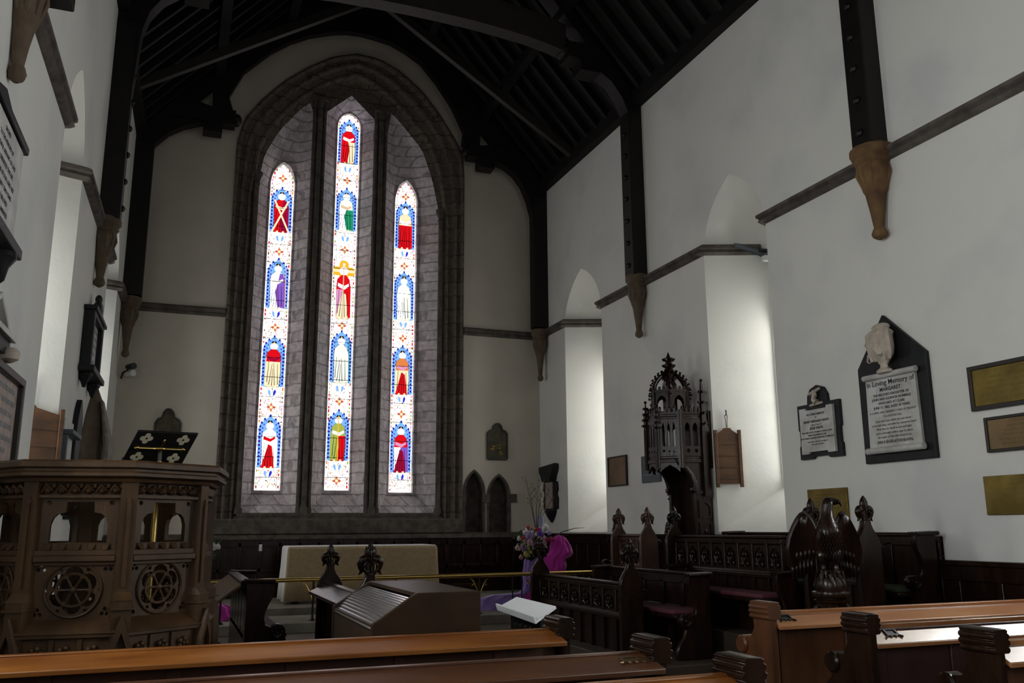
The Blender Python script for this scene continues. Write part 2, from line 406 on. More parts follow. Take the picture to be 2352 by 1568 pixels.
mb = MB()          # four carved lines of the voussoirs
for i in range(14, 76):
    a, b = Vector((O2[i][0], YW+.03, O2[i][1])), Vector((I2[i][0], YW+.03, I2[i][1]))
    c = a.lerp(b, .22); mb.ell(c, (.035, .03, .035), 6, 4)
build('nailhead_ornament', mb, stone, arch)
for xs, zt in ((xiL+.03, 8.95), (xiR-.03, 8.62)):
    mb = MB(); mb.lathe([(.085, 1.85), (.085, 1.95), (.06, 2.0), (.055, 2.05), (.055, zt-.2), (.075, zt-.17), (.06, zt-.12), (.09, zt), (.12, zt+.05), (.12, zt+.1)], 12, (xs, YW+.18, 0)); build('nook_shaft', mb, smooth_stone, arch)
# bays
YG = YW+.68
def gp(x, y): return onY(x, y, YG)
GL = []
for (bl, br, tl, tr, ap, spr, bz) in (((585, 1125), (643, 1125), (621, 420), (674, 430), (648, 378), 0, 0), ((744, 1125), (799, 1125), (777, 290), (827, 296), (802, 265), 0, 0), ((891, 1130), (942, 1130), (908, 468), (957, 470), (935, 420), 0, 0)):
    a, b, c, d, e = gp(*bl), gp(*br), gp(*tl), gp(*tr), gp(*ap)
    x0 = (a[0]+c[0])/2; x1 = (b[0]+d[0])/2; z0 = (a[1]+b[1])/2
    GL.append((x0, x1, z0, (c[1]+d[1])/2, e[1]))
BX = [(xiL+.04, 2.33), (2.63, 3.72), (4.02, xiR-.04)]
def inner_z(x):       # height of the inner arch at x
    pts = [p for p in INN if p[1] > 8.3]
    for p, q in zip(pts, pts[1:]):
        if p[0] <= x <= q[0] and q[0] > p[0]: return p[1]+(q[1]-p[1])*(x-p[0])/(q[0]-p[0])
    return 8.6
def bay_outline(i):
    x0, x1 = BX[i]; n = 7
    zs = 8.7 if i != 1 else 10.75
    g = lancet(*GL[i], n=n, rnd=i == 1)
    pts = [(x0, 1.88), (x1, 1.88)]
    for k in range(n+1):
        t = k/n; x = x1+( (x0+x1)/2-x1)*t
        pts.append((x, min(inner_z(x)-.02, zs + (4*t if i != 1 else .5*t)) if i != 2 else min(inner_z(x)-.02, zs+4*t)))
    for k in range(n-1, -1, -1):
        t = k/n; x = x0+((x0+x1)/2-x0)*t
        pts.append((x, min(inner_z(x)-.02, zs + (4*t if i != 1 else .5*t))))
    # far upper corners keep the bay full height against the shaft
    return pts, g
mb = MB()
Bo = []
for i in range(3):
    o, g = bay_outline(i)
    if i == 0: o[2:10] = [(2.33, min(inner_z(2.33)-.02, z)) for z in (8.7, 9.3, 9.8, 10.3, 10.7)] + [(x, inner_z(x)-.02) for x in (2.25, 2.05, 1.80)]; o[10:] = [(x, inner_z(x)-.02) for x in (1.68, 1.58, 1.48, 1.40, 1.32, 1.26)] + [(xiL+.04, 8.75)]
    if i == 2: o[2:10] = [(xiR-.04, 8.6)] + [(x, inner_z(x)-.02) for x in (5.24, 5.16, 5.06, 4.97, 4.88, 4.78, 4.66)]; o[10:] = [(x, inner_z(x)-.02) for x in (4.5, 4.3, 4.1)] + [(4.02, z) for z in (10.4, 10.0, 9.4, 8.7)]
    Bo.append(o)
    def rev(t, y, e=0): return [(p[0]+(q[0]-p[0])*t, y, p[1]+(q[1]-p[1])*t) for p, q in zip(o, g)]
    mb.loft([rev(0, YW+.27), rev(.06, YW+.30), rev(.78, YW+.57), rev(.80, YW+.60), rev(.96, YW+.60), rev(1, YG+.01)], cap=False)
spl = struct('trim_4', mb, rubble, smooth=15)
mb = MB()            # the dark spandrels and mullion backs between the bays
mb.sheet(inset([(x, z) for x, z in INN][::-1], -.04), [b for b in Bo], YW+.262, 'y'); build('spandrel', mb, stone, spl, smooth=0)
for xm, zt in ((2.48, 10.95), (3.87, 10.9)):
    mb = MB()
    for dx, r in ((-.105, .04), (0, .06), (.105, .04)):
        mb.lathe([(r*1.5, 1.86), (r*1.5, 1.96), (r, 2.02), (r, zt-.28), (r*1.25, zt-.25), (r, zt-.2), (r*1.3, zt-.1), (r*1.7, zt)], 10, (xm+dx, YW+.22-.03*(dx == 0), 0))
    mb.box(xm-.17, xm+.17, YW+.10, YW+.30, zt, zt+.07)
    build('mullion_shaft', mb, smooth_stone, spl)
mb = MB(); mb.box(xiL, xiR, YW+.10, YW+.3, 1.80, 1.87); mb.box(xiL-.05, xiR+.05, YW+.06, YW+.3, 1.74, 1.80); build('sill', mb, smooth_stone, spl, bevel=.01)
mb = MB(); mb.box(.70, 5.82, YW-.10, YW+.3, 1.46, 1.74); mb.box(.74, 5.78, YW-.06, YW+.3, 1.70, 1.76); struct('trim_5', mb, smooth_stone, bevel=.02)
mb = MB(); mb.loft([[(x, YW-.14, 1.36), (x, YW-.14, 1.40), (x, YW-.04, 1.47), (x, YW+.05, 1.47), (x, YW+.05, 1.36)] for x in (-1.15, RX)]); struct('trim_6', mb, smooth_stone)

# --- twin pointed recesses in the east wall
mb = MB()
for s in SED:
    mb.loft([[(p[0], YW-.015, p[1]) for p in inset(s, -.05)], [(p[0], YW-.015, p[1]) for p in s], [(p[0], YW+.30, p[1]) for p in s]], cap=False)
    mb.poly([(p[0], YW+.3, p[1]) for p in s])
for x0, x1 in ((5.79, 5.87), (6.25, 6.42), (6.84, 7.04)): mb.box(x0, x1, YW-.05, YW+.02, 2.10, 2.28)
struct('trim_7', mb, smooth_stone)

# --- string course
SP = [(-.02, .085), (.05, .085), (.11, .05), (.11, .01), (.07, -.02), (.09, -.05), (.05, -.085), (-.02, -.085)]
SZ = 5.86
def string(name, path): mb = MB(); mb.sweep(path, SP, SZ); return struct(name, mb, string_m, smooth=50)
def spl_pt(a, b, side, far, t):
    y = b if far else a; g = b-.36 if far else a+.36
    t *= .92; return ((RX+ND*t if side > 0 else LX(y)-ND*t), y+(g-y)*t/.92)
def side_string(side, nm):
    X = lambda y: RX if side > 0 else LX(y)
    ed = [EY] + [v for a, b in NICHES for v in (b, a)] + [WY]
    k = nm
    for i in range(0, len(ed), 2):
        hi, lo = ed[i], ed[i+1]            # pier between lo and hi; near end faces the camera
        path = []
        if i > 0:
            a, b = NICHES[i//2-1]; path.append(spl_pt(a, b, side, False, .10)); path.append((X(hi), hi))
        else: path.append((X(hi), hi))
        path.append((X(lo), lo))
        if i//2 < len(NICHES): a, b = NICHES[i//2]; path.append(spl_pt(a, b, side, True, .9))
        if side > 0: path = path[::-1]
        string('trim_%d' % k, path); k += 1
# walk so that the room lies to the left of the path
side_string(1, 8); side_string(-1, 13)
string('trim_18', [(RX, EY), (5.80, EY)]); string('trim_19', [(.72, EY), (-1.12, EY)])

# --- dado panelling along east and right walls
mb = MB(); mb.box(-1.1, RX, YW-.07, YW-.02, .2, 1.36)
for k in range(23): mb.box(-1.05+.38*k, -.99+.38*k, YW-.10, YW-.06, .26, 1.30)
mb.box(-1.1, RX, YW-.10, YW-.05, 1.22, 1.36); mb.box(-1.1, RX, YW-.10, YW-.05, .74, .82); mb.box(-1.1, RX, YW-.11, YW-.05, .2, .42)
struct('trim_20', mb, dark, bevel=.006)
mb = MB()
def dado(y0, y1, zt):
    mb.box(RX-.05, RX-.005, y0, y1, 0, zt); mb.box(RX-.11, RX-.005, y0, y1, zt-.05, zt); mb.box(RX-.08, RX-.01, y0, y1, zt-.2, zt-.05); mb.box(RX-.08, RX-.01, y0, y1, 0, .3)
    y = y0
    while y < y1: mb.box(RX-.075, RX-.01, y, min(y+.07, y1), .3, zt-.2); y += .5
dado(7.22, EY-.1, 1.44); dado(WY, 7.22, 1.20)
struct('trim_21', mb, dark, bevel=.006)
# ================================================================== stained glass
def glass_window(n, g, seed, figs, rosettes, leaves, toes):
    rnd = random.Random(seed)
    x0, x1, z0, zs, za = g; cx = (x0+x1)/2; w = x1-x0
    names = list(SG); mb = MB()
    def layer(poly, col, k):
        mb.cur = names.index(col); mb.sheet(poly, [], YG-.002*k, 'y')
    rd = n == 2; out = lancet(x0, x1, z0, zs, za, rnd=rd)
    pane = MB(); pane.sheet(out, [], YG, 'y')
    root = struct('window_%d' % n, pane, SG['white'], smooth=0)
    def hw(z): return w/2 if z < zs else arch_half(z-zs, w/2, za-zs, rd)
    def inside(x, z, m=.02): return z > z0+m and abs(x-cx) < hw(z)-m
    # border of small red and brown quarries
    z = z0+.03
    while z < za-.05:
        for s in (-1, 1):
            h = hw(z)
            xx = cx+s*(h-.03); c = rnd.choice(['red', 'rust', 'rust', 'tan', 'orange', 'lime', 'pink'])
            if rnd.random() < .85: layer(rect(xx-.016, xx+.016, z, z+rnd.uniform(.035, .075)), c, 2)
            xx = cx+s*(h-.062)
            layer(rect(xx-.005, xx+.005, z-.01, z+.07), rnd.choice(['tan', 'lead', 'rust']), 2)
        z += .085
    # filigree scrolls in the clear ground
    zz = z0+.04
    while zz < za-.15:
        dense = 1.6 if zz < z0+.45 else 1
        for _ in range(int(22*dense)):
            a = rnd.uniform(-.5, .5)*w*.74; z = zz+rnd.uniform(0, .12)
            if any(f[0]-.03 < z < f[1]+.03 for f in figs) and abs(a) < w*.36: continue
            if not inside(cx+a, z, .05): continue
            c = rnd.choice(['tan', 'pink', 'rust', 'lime', 'gold', 'orange', 'green', 'lead', 'tan', 'cream'] if zz < z0+.5 else ['tan', 'tan', 'pink', 'orange', 'rust', 'cream', 'lead', 'lime'])
            r = rnd.uniform(.010, .022); b = rnd.uniform(0, PI)
            layer([(cx+a+r*1.7*math.cos(b+q)*(1 if q in (0, PI) else .26), z+r*1.7*math.sin(b+q)*(1 if q in (0, PI) else .26)) for q in (0, PI/2, PI, 3*PI/2)], c, 2)
        zz += .12
    z = z0+.26
    while z < za-.2:
        if inside(cx, z): h = hw(z); layer(rect(cx-h, cx+h, z-.006, z+.006), 'lead', 9)
        z += .42
    for s in (-1, 1):
        layer(rect(cx+s*(w/2-.075)-.002, cx+s*(w/2-.075)+.002, z0, zs), 'lead', 3)
    for z in rosettes:
        r = .085
        for k in range(4):
            a = PI/4*2*k
            layer([(cx+r*1.25*math.cos(a), z+r*1.25*math.sin(a)), (cx+r*.75*math.cos(a+.5), z+r*.75*math.sin(a+.5)), (cx+r*.3*math.cos(a+.6), z+r*.3*math.sin(a+.6)), (cx+r*.3*math.cos(a-.6), z+r*.3*math.sin(a-.6)), (cx+r*.75*math.cos(a-.5), z+r*.75*math.sin(a-.5))], 'orange' if k % 2 else 'terra', 4)
            for q in (-.18, .18):
                b = a+PI/4+q; layer([(cx+r*1.5*math.cos(b), z+r*1.5*math.sin(b)), (cx+r*1.9*math.cos(b+.12), z+r*1.9*math.sin(b+.12)), (cx+r*2.2*math.cos(b), z+r*2.2*math.sin(b))], 'tan' if q < 0 else 'pink', 3)
        layer(rect(cx-r*.46, cx+r*.46, z-r*.46, z+r*.46), 'rust', 5); layer(rect(cx-r*.36, cx+r*.36, z-r*.36, z+r*.36), 'cream', 6)
    for z in leaves:
        for s in (-1, 1):
            layer([(cx+s*.02, z-.07), (cx+s*.06, z-.045), (cx+s*.085, z+.01), (cx+s*.08, z+.06), (cx+s*.05, z+.07), (cx+s*.03, z+.03)], 'sky' if s < 0 else rnd.choice(['sky', 'blue', 'sky']), 4)
    for zb, zt, sp in figs:
        H = zt-zb; h = H*.96; fw = min(w*.98, H*.56)
        if sp.get('mandorla', 1):
            def me(t): return 1 if t < .72 else max(.02, math.cos((t-.72)/.30*PI/2))**.7
            side = [(cx+fw*.42*me(t/20), zb+t/20*H*1.04) for t in range(21)]
            layer(side+[(2*cx-x, z) for x, z in side[::-1]], sp.get('ground', 'sky'), 1)
            n = max(10, int(H/.075))
            for i in range(n+1):
                t = i/n
                for s in (-1, 1):
                    e = fw*.41*(1 if t < .72 else math.cos((t-.72)/.28*PI/2)**.7)
                    c = (cx+s*e, zb+.04+t*H)
                    nxt = fw*.30*(1 if t < .72 else math.cos((t-.72)/.28*PI/2)**.7)
                    layer(circ(c[0], c[1], .038, 8), 'sky', 3)
                    layer([(c[0]-.026, c[1]+.0375), (c[0], c[1]+.072), (c[0]+.026, c[1]+.0375), (c[0], c[1]+.003)], 'navy', 4)
                    c2_ = (cx+s*nxt*1.02, c[1]); layer([(c2_[0]-.016, c2_[1]), (c2_[0], c2_[1]+.026), (c2_[0]+.016, c2_[1]), (c2_[0], c2_[1]-.026)], 'blue', 3)
        X = lambda u: cx+u*fw*.86
        Z = lambda v: zb+v*h
        P = lambda l: [(X(u), Z(v)) for u, v in l]
        layer(inset(P([(-.34, .0), (.30, .0), (.36, .35), (.33, .62), (.30, .74), (.12, .82), (.16, .9), (.08, 1.0), (-.08, 1.0), (-.16, .9), (-.12, .82), (-.32, .74), (-.36, .6), (-.33, .3)]), -.009), 'lead', 4)
        layer(circ(cx, Z(.89), fw*.16, 14), sp.get('halo', 'white'), 5)
        if sp.get('cross_halo'):
            layer(foil(cx, Z(.90), fw*.30, fw*.22, 4), 'gold', 4); layer(rect(cx-fw*.06, cx+fw*.06, Z(.8), Z(1.06)), 'cream', 5); layer(rect(cx-fw*.5, cx+fw*.5, Z(.88), Z(.93)), 'cream', 5); layer(circ(cx, Z(.9), fw*.2, 12), 'white', 6)
        layer(P([(-.34, .0), (.30, .0), (.36, .35), (.33, .62), (.30, .74), (.12, .82), (-.12, .82), (-.32, .74), (-.36, .6), (-.33, .3)]), sp['robe'], 5)
        layer(P([(-.40, .02), (-.05, .0), (.06, .35), (-.04, .6), (-.1, .8), (-.26, .77), (-.38, .62)]) if sp.get('flip') else P([(.40, .02), (.05, .0), (-.10, .35), (.02, .6), (.1, .8), (.26, .77), (.38, .62)]), sp['cloak'], 6)
        if 'skirt' in sp: layer(P([(-.36, .0), (.28, .0), (.14, .46), (-.05, .5)]), sp['skirt'], 7)
        if 'top' in sp: layer(P([(-.36, .55), (.36, .55), (.30, .75), (.1, .83), (-.1, .83), (-.32, .75)]), sp['top'], 7)
        layer(P([(-.30, .60), (.05, .55), (.28, .62), (.26, .67), (.05, .62), (-.28, .67)]), sp.get('sleeve', 'cream'), 8)
        layer(circ(cx, Z(.885), fw*.115, 12), 'white', 8)
        layer(P([(-.11, .89), (0, .97), (.11, .89), (.08, .95), (0, 1.0), (-.08, .95)]), sp.get('hair', 'tan'), 9)
        for u, v in ((-.16, .0), (.14, .0)): layer(P([(u-.08, v-.02), (u+.08, v-.02), (u+.03, v+.03), (u-.04, v+.03)]), 'cream', 8)
        for u0, v0, u1, v1 in ((-.18, .04, -.06, .5), (.1, .03, .02, .52), (.24, .05, .2, .5), (-.28, .1, -.22, .55), (-.04, .02, -.02, .4)):
            layer(P([(u0-.016, v0), (u0+.016, v0), (u1+.009, v1), (u1-.009, v1)]), 'lead', 9)
        if sp.get('saltire'):
            for s in (-1, 1): layer(P([(s*.42-.05, .0), (s*.42+.05, .0), (-s*.36+.05, .8), (-s*.36-.05, .8)]), 'cream', 11)
        if 'staff' in sp:
            layer(P([(-.04, .0), (.01, .0), (.01, .98), (-.04, .98)] if sp['staff'] == 'mid' else [(.40, .0), (.44, .0), (.40, .95), (.36, .95)]), sp.get('staffc', 'gold'), 12)
    build('stained_glass', mb, [SG[k] for k in names], root, smooth=0)
    return root
def zg(x, y): return gp(x, y)[1]
def F_(x, yb, yt, **k): return (zg(x, yb), zg(x, yt), k)
glass_window(1, GL[0], 1, [F_(640, 533, 438, robe='red', cloak='crimson', saltire=1, sleeve='cream'), F_(633, 708, 602, robe='white', cloak='purple', staff='side', staffc='tan', sleeve='pale'),
    F_(625, 888, 780, robe='cream', cloak='cream', top='red', skirt='cream', sleeve='crimson', flip=1), F_(615, 1074, 962, robe='white', cloak='white', skirt='red', top='white', sleeve='red')],
    [zg(650, 410), zg(640, 578), zg(630, 752), zg(621, 935)], [zg(640, 548), zg(632, 722), zg(622, 902), zg(613, 1088)], 0)
glass_window(2, GL[1], 2, [F_(798, 376, 283, robe='cream', cloak='red', top='red', sleeve='white', flip=1), F_(793, 530, 440, robe='white', cloak='green', top='pale', sleeve='tan'),
    F_(786, 732, 606, robe='pink', cloak='red', mandorla=0, cross_halo=1, skirt='cream', staff='mid', staffc='tan', sleeve='white', top='red'), F_(780, 879, 768, robe='pale', cloak='pale', sleeve='white', staff='side', staffc='green'), F_(774, 1058, 950, robe='red', cloak='lime', top='lime', sleeve='white', staff='mid', flip=1)],
    [zg(797, 415), zg(790, 574), zg(784, 748), zg(778, 922), zg(771, 1104)], [zg(797, 390), zg(791, 549), zg(777, 893), zg(772, 1073)], 0)
glass_window(3, GL[2], 3, [F_(933, 572, 472, robe='red', cloak='red', top='cream', sleeve='white', skirt='red'), F_(925, 735, 632, robe='white', cloak='pale', sleeve='white'),
    F_(922, 906, 802, robe='cream', cloak='cream', top='orange', skirt='red', sleeve='pink', flip=1), F_(918, 1085, 976, robe='white', cloak='purple', top='red', skirt='crimson', sleeve='pink')],
    [zg(935, 453), zg(928, 611), zg(924, 777), zg(920, 951)], [zg(930, 584), zg(925, 746), zg(919, 918), zg(917, 1096)], 0)

# ================================================================== roof trusses
def arc_pts(l): return l
def truss(Y0, Y1, label, right, left, arch_r, arch_l, solid):
    t = thing('roof_truss', label, 'roof truss', (RIDX, Y0, 9.0), 0, 'dark timber roof trusses')
    ym = Y1
    for s, pts in ((1, right), (-1, left)):
        xw = RX+.02 if s > 0 else LX(Y0)-.02
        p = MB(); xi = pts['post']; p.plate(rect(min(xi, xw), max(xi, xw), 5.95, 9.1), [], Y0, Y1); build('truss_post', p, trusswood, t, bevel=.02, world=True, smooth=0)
        p = MB(); zed = 6.15
        if Y0 < 17:
            while zed < 8.9: p = MB(); p.ell((xi, (Y0+Y1)/2, zed), (.05, .06, .05), 6, 4); build('carved_boss', p, trusswood, t, world=True); zed += .42
        br = [(xi, 8.0)]+pts['brace']+[(xw, pts['hz'])]+[(xw, 8.0)]
        p = MB(); p.plate(br, [], Y0+.02, Y1-.02); build('curved_brace', p, trusswood, t, world=True, smooth=25)
        xe = pts['end']; hz0, hz1 = pts['hz'], pts['hz']+.30
        p = MB(); p.box(min(xe, xw), max(xe, xw), Y0-.03, Y1+.03, hz0, hz1)
        p.box(xe+(s*.25 if s > 0 else -.62), xe+(.62 if s > 0 else -.25), Y0-.02, Y1+.02, hz0-.22, hz0)
        p.ell((xe-s*.03, (Y0+Y1)/2, hz0+.16), (.10, (Y1-Y0)/2+.02, .13), 10, 6); build('hammer_beam', p, trusswood, t, world=True, smooth=25)
    for s, a in ((1, arch_r), (-1, arch_l)):
        up = [(x, roof_z(x)-.02) for x, z in a]
        p = MB()
        if solid:
            x1, z1 = a[0]
            gapx = x1+s*.85
            tri = [(x1+s*.40, z1+.02), (x1+s*.72, z1+.10), (x1+s*.42, z1+.42)]
            outl = a + [(RIDX, roof_z(RIDX)-.02), (x1+s*1.35, roof_z(x1+s*1.35)-.02), (x1+s*1.35, z1-.2)]
            p.plate(outl, [tri], Y0+.05, Y1-.05)
        else:
            p.plate(a+[(x, z+.55) for x, z in a[::-1]], [], Y0+.03, Y1-.03)
        build('arched_rib', p, trusswood if solid else lightwood, t, world=True, smooth=25)
        p = MB(); x1 = RX if s > 0 else -1.17
        p.loft([[(x1, y, EAVE-.05), (x1, y, EAVE-.4), (RIDX, y, roof_z(RIDX)-.4), (RIDX, y, roof_z(RIDX)-.05)] for y in (Y0, Y1)]); build('principal_rafter', p, trusswood, t, world=True, smooth=0)
    return t
LR = [(7.29, 8.6), (7.2, 8.95), (7.05, 9.3), (6.85, 9.55), (6.6, 9.71), (6.3, 9.79), (6.06, 9.79)]
LL = [(-.98, 8.5), (-.95, 8.85), (-.82, 9.1), (-.6, 9.36), (-.3, 9.56), (0, 9.68), (.2, 9.7)]
truss(17.62, 17.9, 'dark arched timber truss against the plaster above the great stained glass window', dict(post=7.30, brace=LR, hz=9.80, end=5.72), dict(post=-.84, brace=LL, hz=9.72, end=.66),
      [(5.60, 10.1), (5.63, 10.43), (5.35, 11.0), (4.99, 11.51), (4.6, 11.95), (4.26, 12.15), (3.9, 12.30), (3.5, 12.36), (RIDX, 12.38)], [(.60, 10.05), (.5, 10.36), (.78, 10.98), (1.29, 11.54), (1.7, 11.87), (2.1, 12.1), (2.6, 12.29), (2.9, 12.36), (RIDX, 12.38)], True)
BR = [(7.40, 8.8), (7.38, 9.04), (7.25, 9.35), (7.05, 9.62), (6.75, 9.82), (6.45, 9.93), (6.2, 9.95)]
BL = [(-.95, 8.8), (-.93, 9.0), (-.85, 9.3), (-.66, 9.6), (-.4, 9.82), (-.1, 9.93), (.15, 9.95)]
AR = [(6.14, 10.05), (5.8, 10.13), (5.41, 10.2), (4.9, 10.25), (4.4, 10.29), (3.8, 10.31), (RIDX, 10.32)]
AL = [(.26, 10.05), (.6, 10.13), (1.0, 10.2), (1.5, 10.25), (2.0, 10.29), (2.6, 10.31), (RIDX, 10.32)]
truss(13.15, 13.5, 'dark collared timber truss crossing the roof above the bishop\'s throne', dict(post=7.36, brace=BR, hz=9.95, end=6.16), dict(post=-1.0, brace=BL, hz=9.95, end=.24), AR, AL, False)
truss(7.42, 7.74, 'dark timber truss post ending on the corbel above the pointed black slate tablet', dict(post=7.38, brace=BR, hz=9.95, end=6.16), dict(post=-1.10, brace=BL, hz=9.95, end=.24), AR, AL, False)
# scissor-braced rafter pair between the two far trusses
t = thing('scissor_truss', 'straight crossing roof braces between the far arched truss and the collared truss', 'roof truss', (RIDX, 15.9, 12.1))
for s in (1, -1):
    p = MB(); xw = RX if s > 0 else -1.2; zt = 12.12+.64*1.3
    p.loft([[(xw, y, 9.25), (xw, y, 9.45), (RIDX-s*1.25, y, zt+.12), (RIDX-s*1.25, y, zt-.08)] for y in (15.8+.07*(s > 0), 15.93+.07*(s > 0))])
    build('brace', p, lightwood, t, world=True, smooth=0)
# short wind braces
for (x0, Y0, x1, Y1) in ((5.6, 12.0, 5.2, 12.6), (5.3, 11.0, 4.9, 11.6), (6.2, 14.4, 5.8, 15.0), (5.9, 9.6, 5.5, 10.2)):
    p = MB(); p.tube([(x0, Y0, roof_z(x0)-.22), (x1, Y1, roof_z(x1)-.22)], .07, 4); build('wind_brace', p, roofwood, ceil, smooth=0)

# ================================================================== corbels
def corbel(label, x, y, zt, zb, r, rot, corbel_m=corbel_m):
    t = thing('stone_corbel', label, 'corbel', (x, y, zt), rot, 'stone corbels under the truss posts')
    h = zt-zb
    p = MB(); p.lathe([(0, .0), (r*1.05, .0), (r*1.12, -.03), (r*1.12, -.10), (r*.95, -.14), (r*1.0, -.18), (r*.8, -.22)], 10); build('corbel_cap', p, corbel_m, t)
    p = MB(); p.lathe([(r*.78, -.18), (r*.86, -.30), (r*.74, -.42), (r*.66, -.5), (r*.62, -.54), (r*.52, -.58), (r*.36, -.1-h*.62), (r*.24, -h+.12)], 10)
    for k in range(10): a = k*PI/5; p.tube([(r*.74*math.cos(a), r*.74*math.sin(a), -.22), (r*.80*math.cos(a), r*.80*math.sin(a), -.34), (r*.62*math.cos(a), r*.62*math.sin(a), -.48)], [.02, .03, .015], 5)
    build('corbel_stem', p, corbel_m, t)
    p = MB(); p.lathe([(r*.2, -h+.16), (r*.3, -h+.13), (r*.40, -h+.07), (r*.34, -h+.03), (r*.12, -h)], 8); build('carved_knob', p, corbel_m, t)
corbel('brown carved stone corbel on the string course above the pointed slate tablet', RX-.10, 7.58, 5.97, 4.83, .23, 0, corbel_w)
corbel('slender stone corbel high above the carved bishop\'s throne', RX-.12, 13.32, 5.97, 4.83, .19, 0)
corbel('grey stone corbel where the east wall meets the south wall', RX-.16, 17.76, 5.92, 4.75, .18, 0)
corbel('long stone corbel on the north wall above the big white lettered tablet', LX(7.1)+.06, 7.12, 5.97, 4.93, .18, 0)
corbel('stone corbel above the dark framed memorial on the north wall', LX(13.3)+.08, 13.32, 5.97, 4.94, .20, 0)
corbel('stone corbel in the corner above the two small spotlights', LX(17.8)+.14, 17.76, 5.92, 4.75, .19, 0)

# ================================================================== things on the walls (local frame: x to the viewer's right, -y out of the wall, z up)
def on_right(name, label, cat, y0, y1, z0, group=None):           # y1 (far) is the viewer's left edge
    return thing(name, label, cat, (RX, (y0+y1)/2, z0), -PI/2, group)
def on_left(name, label, cat, y0, y1, z0, group=None): return thing(name, label, cat, (LX((y0+y1)/2), (y0+y1)/2, z0), LROT, group)
def on_east(name, label, cat, x0, x1, z0, group=None): return thing(name, label, cat, ((x0+x1)/2, EY, z0), 0, group)
def lines(body, w, ztop, dz, size, t, y, m=ink, x=0, name='inscription', bold=0):
    text(body, size, TM(x, y, ztop), t, name, m, gap=dz/size, bold=bold)

# pointed slate tablet with marble scroll and draped urn
t = on_right('memorial_tablet', 'tall pointed black slate tablet carrying a white marble scroll and draped urn', 'memorial tablet', 7.145, 8.19, 2.26)
w = .5225
p = MB(); p.plate([(-w, 0), (w, 0), (w, 1.16), (-.06, 1.70), (-w, 1.12)], [], -.05, 0); build('slate_back', p, slate, t, bevel=.008, smooth=0)
p = MB(); sw = .41
p.plate([(-sw+.02, .14), (sw-.02, .14), (sw-.04, .98), (-sw+.04, .98)], [], -.085, -.05)
p.tube([(-sw+.03, -.10, .985), (sw-.0, -.10, .985)], .035, 10); p.tube([(-sw-.01, -.10, .135), (sw+.01, -.10, .135)], .038, 10)
scroll = build('scroll', p, marble, t)
lines('In Loving Memory of', .8, .875, .1, .085, t, -.087, name='inscription', bold=.0008)
lines('MARGARET', .8, .805, .1, .062, t, -.087, bold=.001)
lines('THE BELOVED DAUGHTER OF\nJOHN AND ELEANOR NORMALE\nWHO DIED AT CLARE\nJUNE 17, 1862, AGED 20 YEARS.', .8, .752, .048, .04, t, -.087, bold=.0008)
lines('A LOVING AND OBEDIENT CHILD AT PRESENT\nTO LIVE FOR EVER.', .8, .555, .05, .033, t, -.087)
lines('Jesus thou hast called my soul above\nto be with thee, and with thy ransomed there\nWith thee to dwell in love and light;\nand so through endless ages to adore\nthe name of Him who loved us so,\nhappy in the bliss of heavenly praise.', .8, .455, .046, .036, t, -.087)
lines('ERECTED BY HER SORROWING FATHER AND MOTHER.', .8, .21, .04, .022, t, -.087)
p = MB(); ux = -.0
p.lathe([(.10, .99), (.13, 1.0), (.13, 1.03), (.07, 1.06), (.06, 1.09), (.10, 1.13), (.17, 1.20), (.19, 1.3), (.18, 1.42), (.20, 1.46), (.14, 1.5)], 14, (ux, -.14, 0), .82, .5)
build('urn', p, cream_marble, t)
p = MB()
for k in range(9):
    a = -1+2*k/8; p.tube([(ux+a*.11, -.16, 1.52-.03*abs(a)), (ux+a*.14, -.20, 1.44), (ux+a*.15, -.235+.05*abs(a), 1.3-.05*(k % 3)), (ux+a*.13, -.18, 1.14+.04*(k % 2))], [.03, .04, .036, .02], 6)
p.ell((ux, -.14, 1.53), (.13, .07, .05)); build('drapery', p, cream_marble, t)
p = MB()
p.tube([(ux-.17, -.12, 1.36), (ux-.24, -.12, 1.43), (ux-.28, -.12, 1.37), (ux-.25, -.12, 1.31), (ux-.22, -.12, 1.34)], [.02, .018, .016, .012, .01], 6)
p.tube([(ux-.17, -.12, 1.24), (ux-.25, -.12, 1.24), (ux-.27, -.12, 1.17), (ux-.23, -.12, 1.15)], [.018, .016, .012, .01], 6); build('scroll_handle', p, cream_marble, t)

# white tablet on shaped slate with round head
t = on_right('memorial_tablet', 'small white memorial panel on black slate with a round head and anchor-like relief', 'memorial tablet', 8.555, 9.34, 2.39)
p = MB(); w = .39
p.plate([(-w, 0), (-.16, 0), (-.12, .03), (.12, .03), (.16, 0), (w, 0), (w, .16), (w-.02, .18), (w-.02, .36), (w, .38), (w, .70), (.19, .70), (.18, .80), (.12, .89), (0, .93), (-.12, .89), (-.18, .80), (-.19, .70), (-w, .70), (-w, .38), (-w+.02, .36), (-w+.02, .18), (-w, .16)], [], -.05, 0); build('slate_back', p, slate, t, bevel=.005, smooth=0)
p = MB(); p.plate([(-.31, .06), (-.18, .06), (-.17, .085), (.17, .085), (.18, .06), (.31, .06), (.31, .645), (.2, .645), (.19, .615), (-.19, .615), (-.2, .645), (-.31, .645)], [], -.085, -.05); build('marble_panel', p, marble, t, smooth=0)
p = MB(); p.tube([(-.11, -.07, .82), (.09, -.07, .87)], [.022, .018], 8); p.tube([(-.01, -.075, .85), (.01, -.09, .79), (-.02, -.085, .74), (.03, -.08, .70)], [.03, .035, .03, .045], 8); p.tube([(-.10, -.07, .675), (.12, -.07, .69)], .018, 8); build('carved_relief', p, cream_marble, t)
lines('IN LOVING MEMORY', .5, .545, .05, .036, t, -.087, bold=.0008); lines('OF', .5, .505, .05, .026, t, -.087)
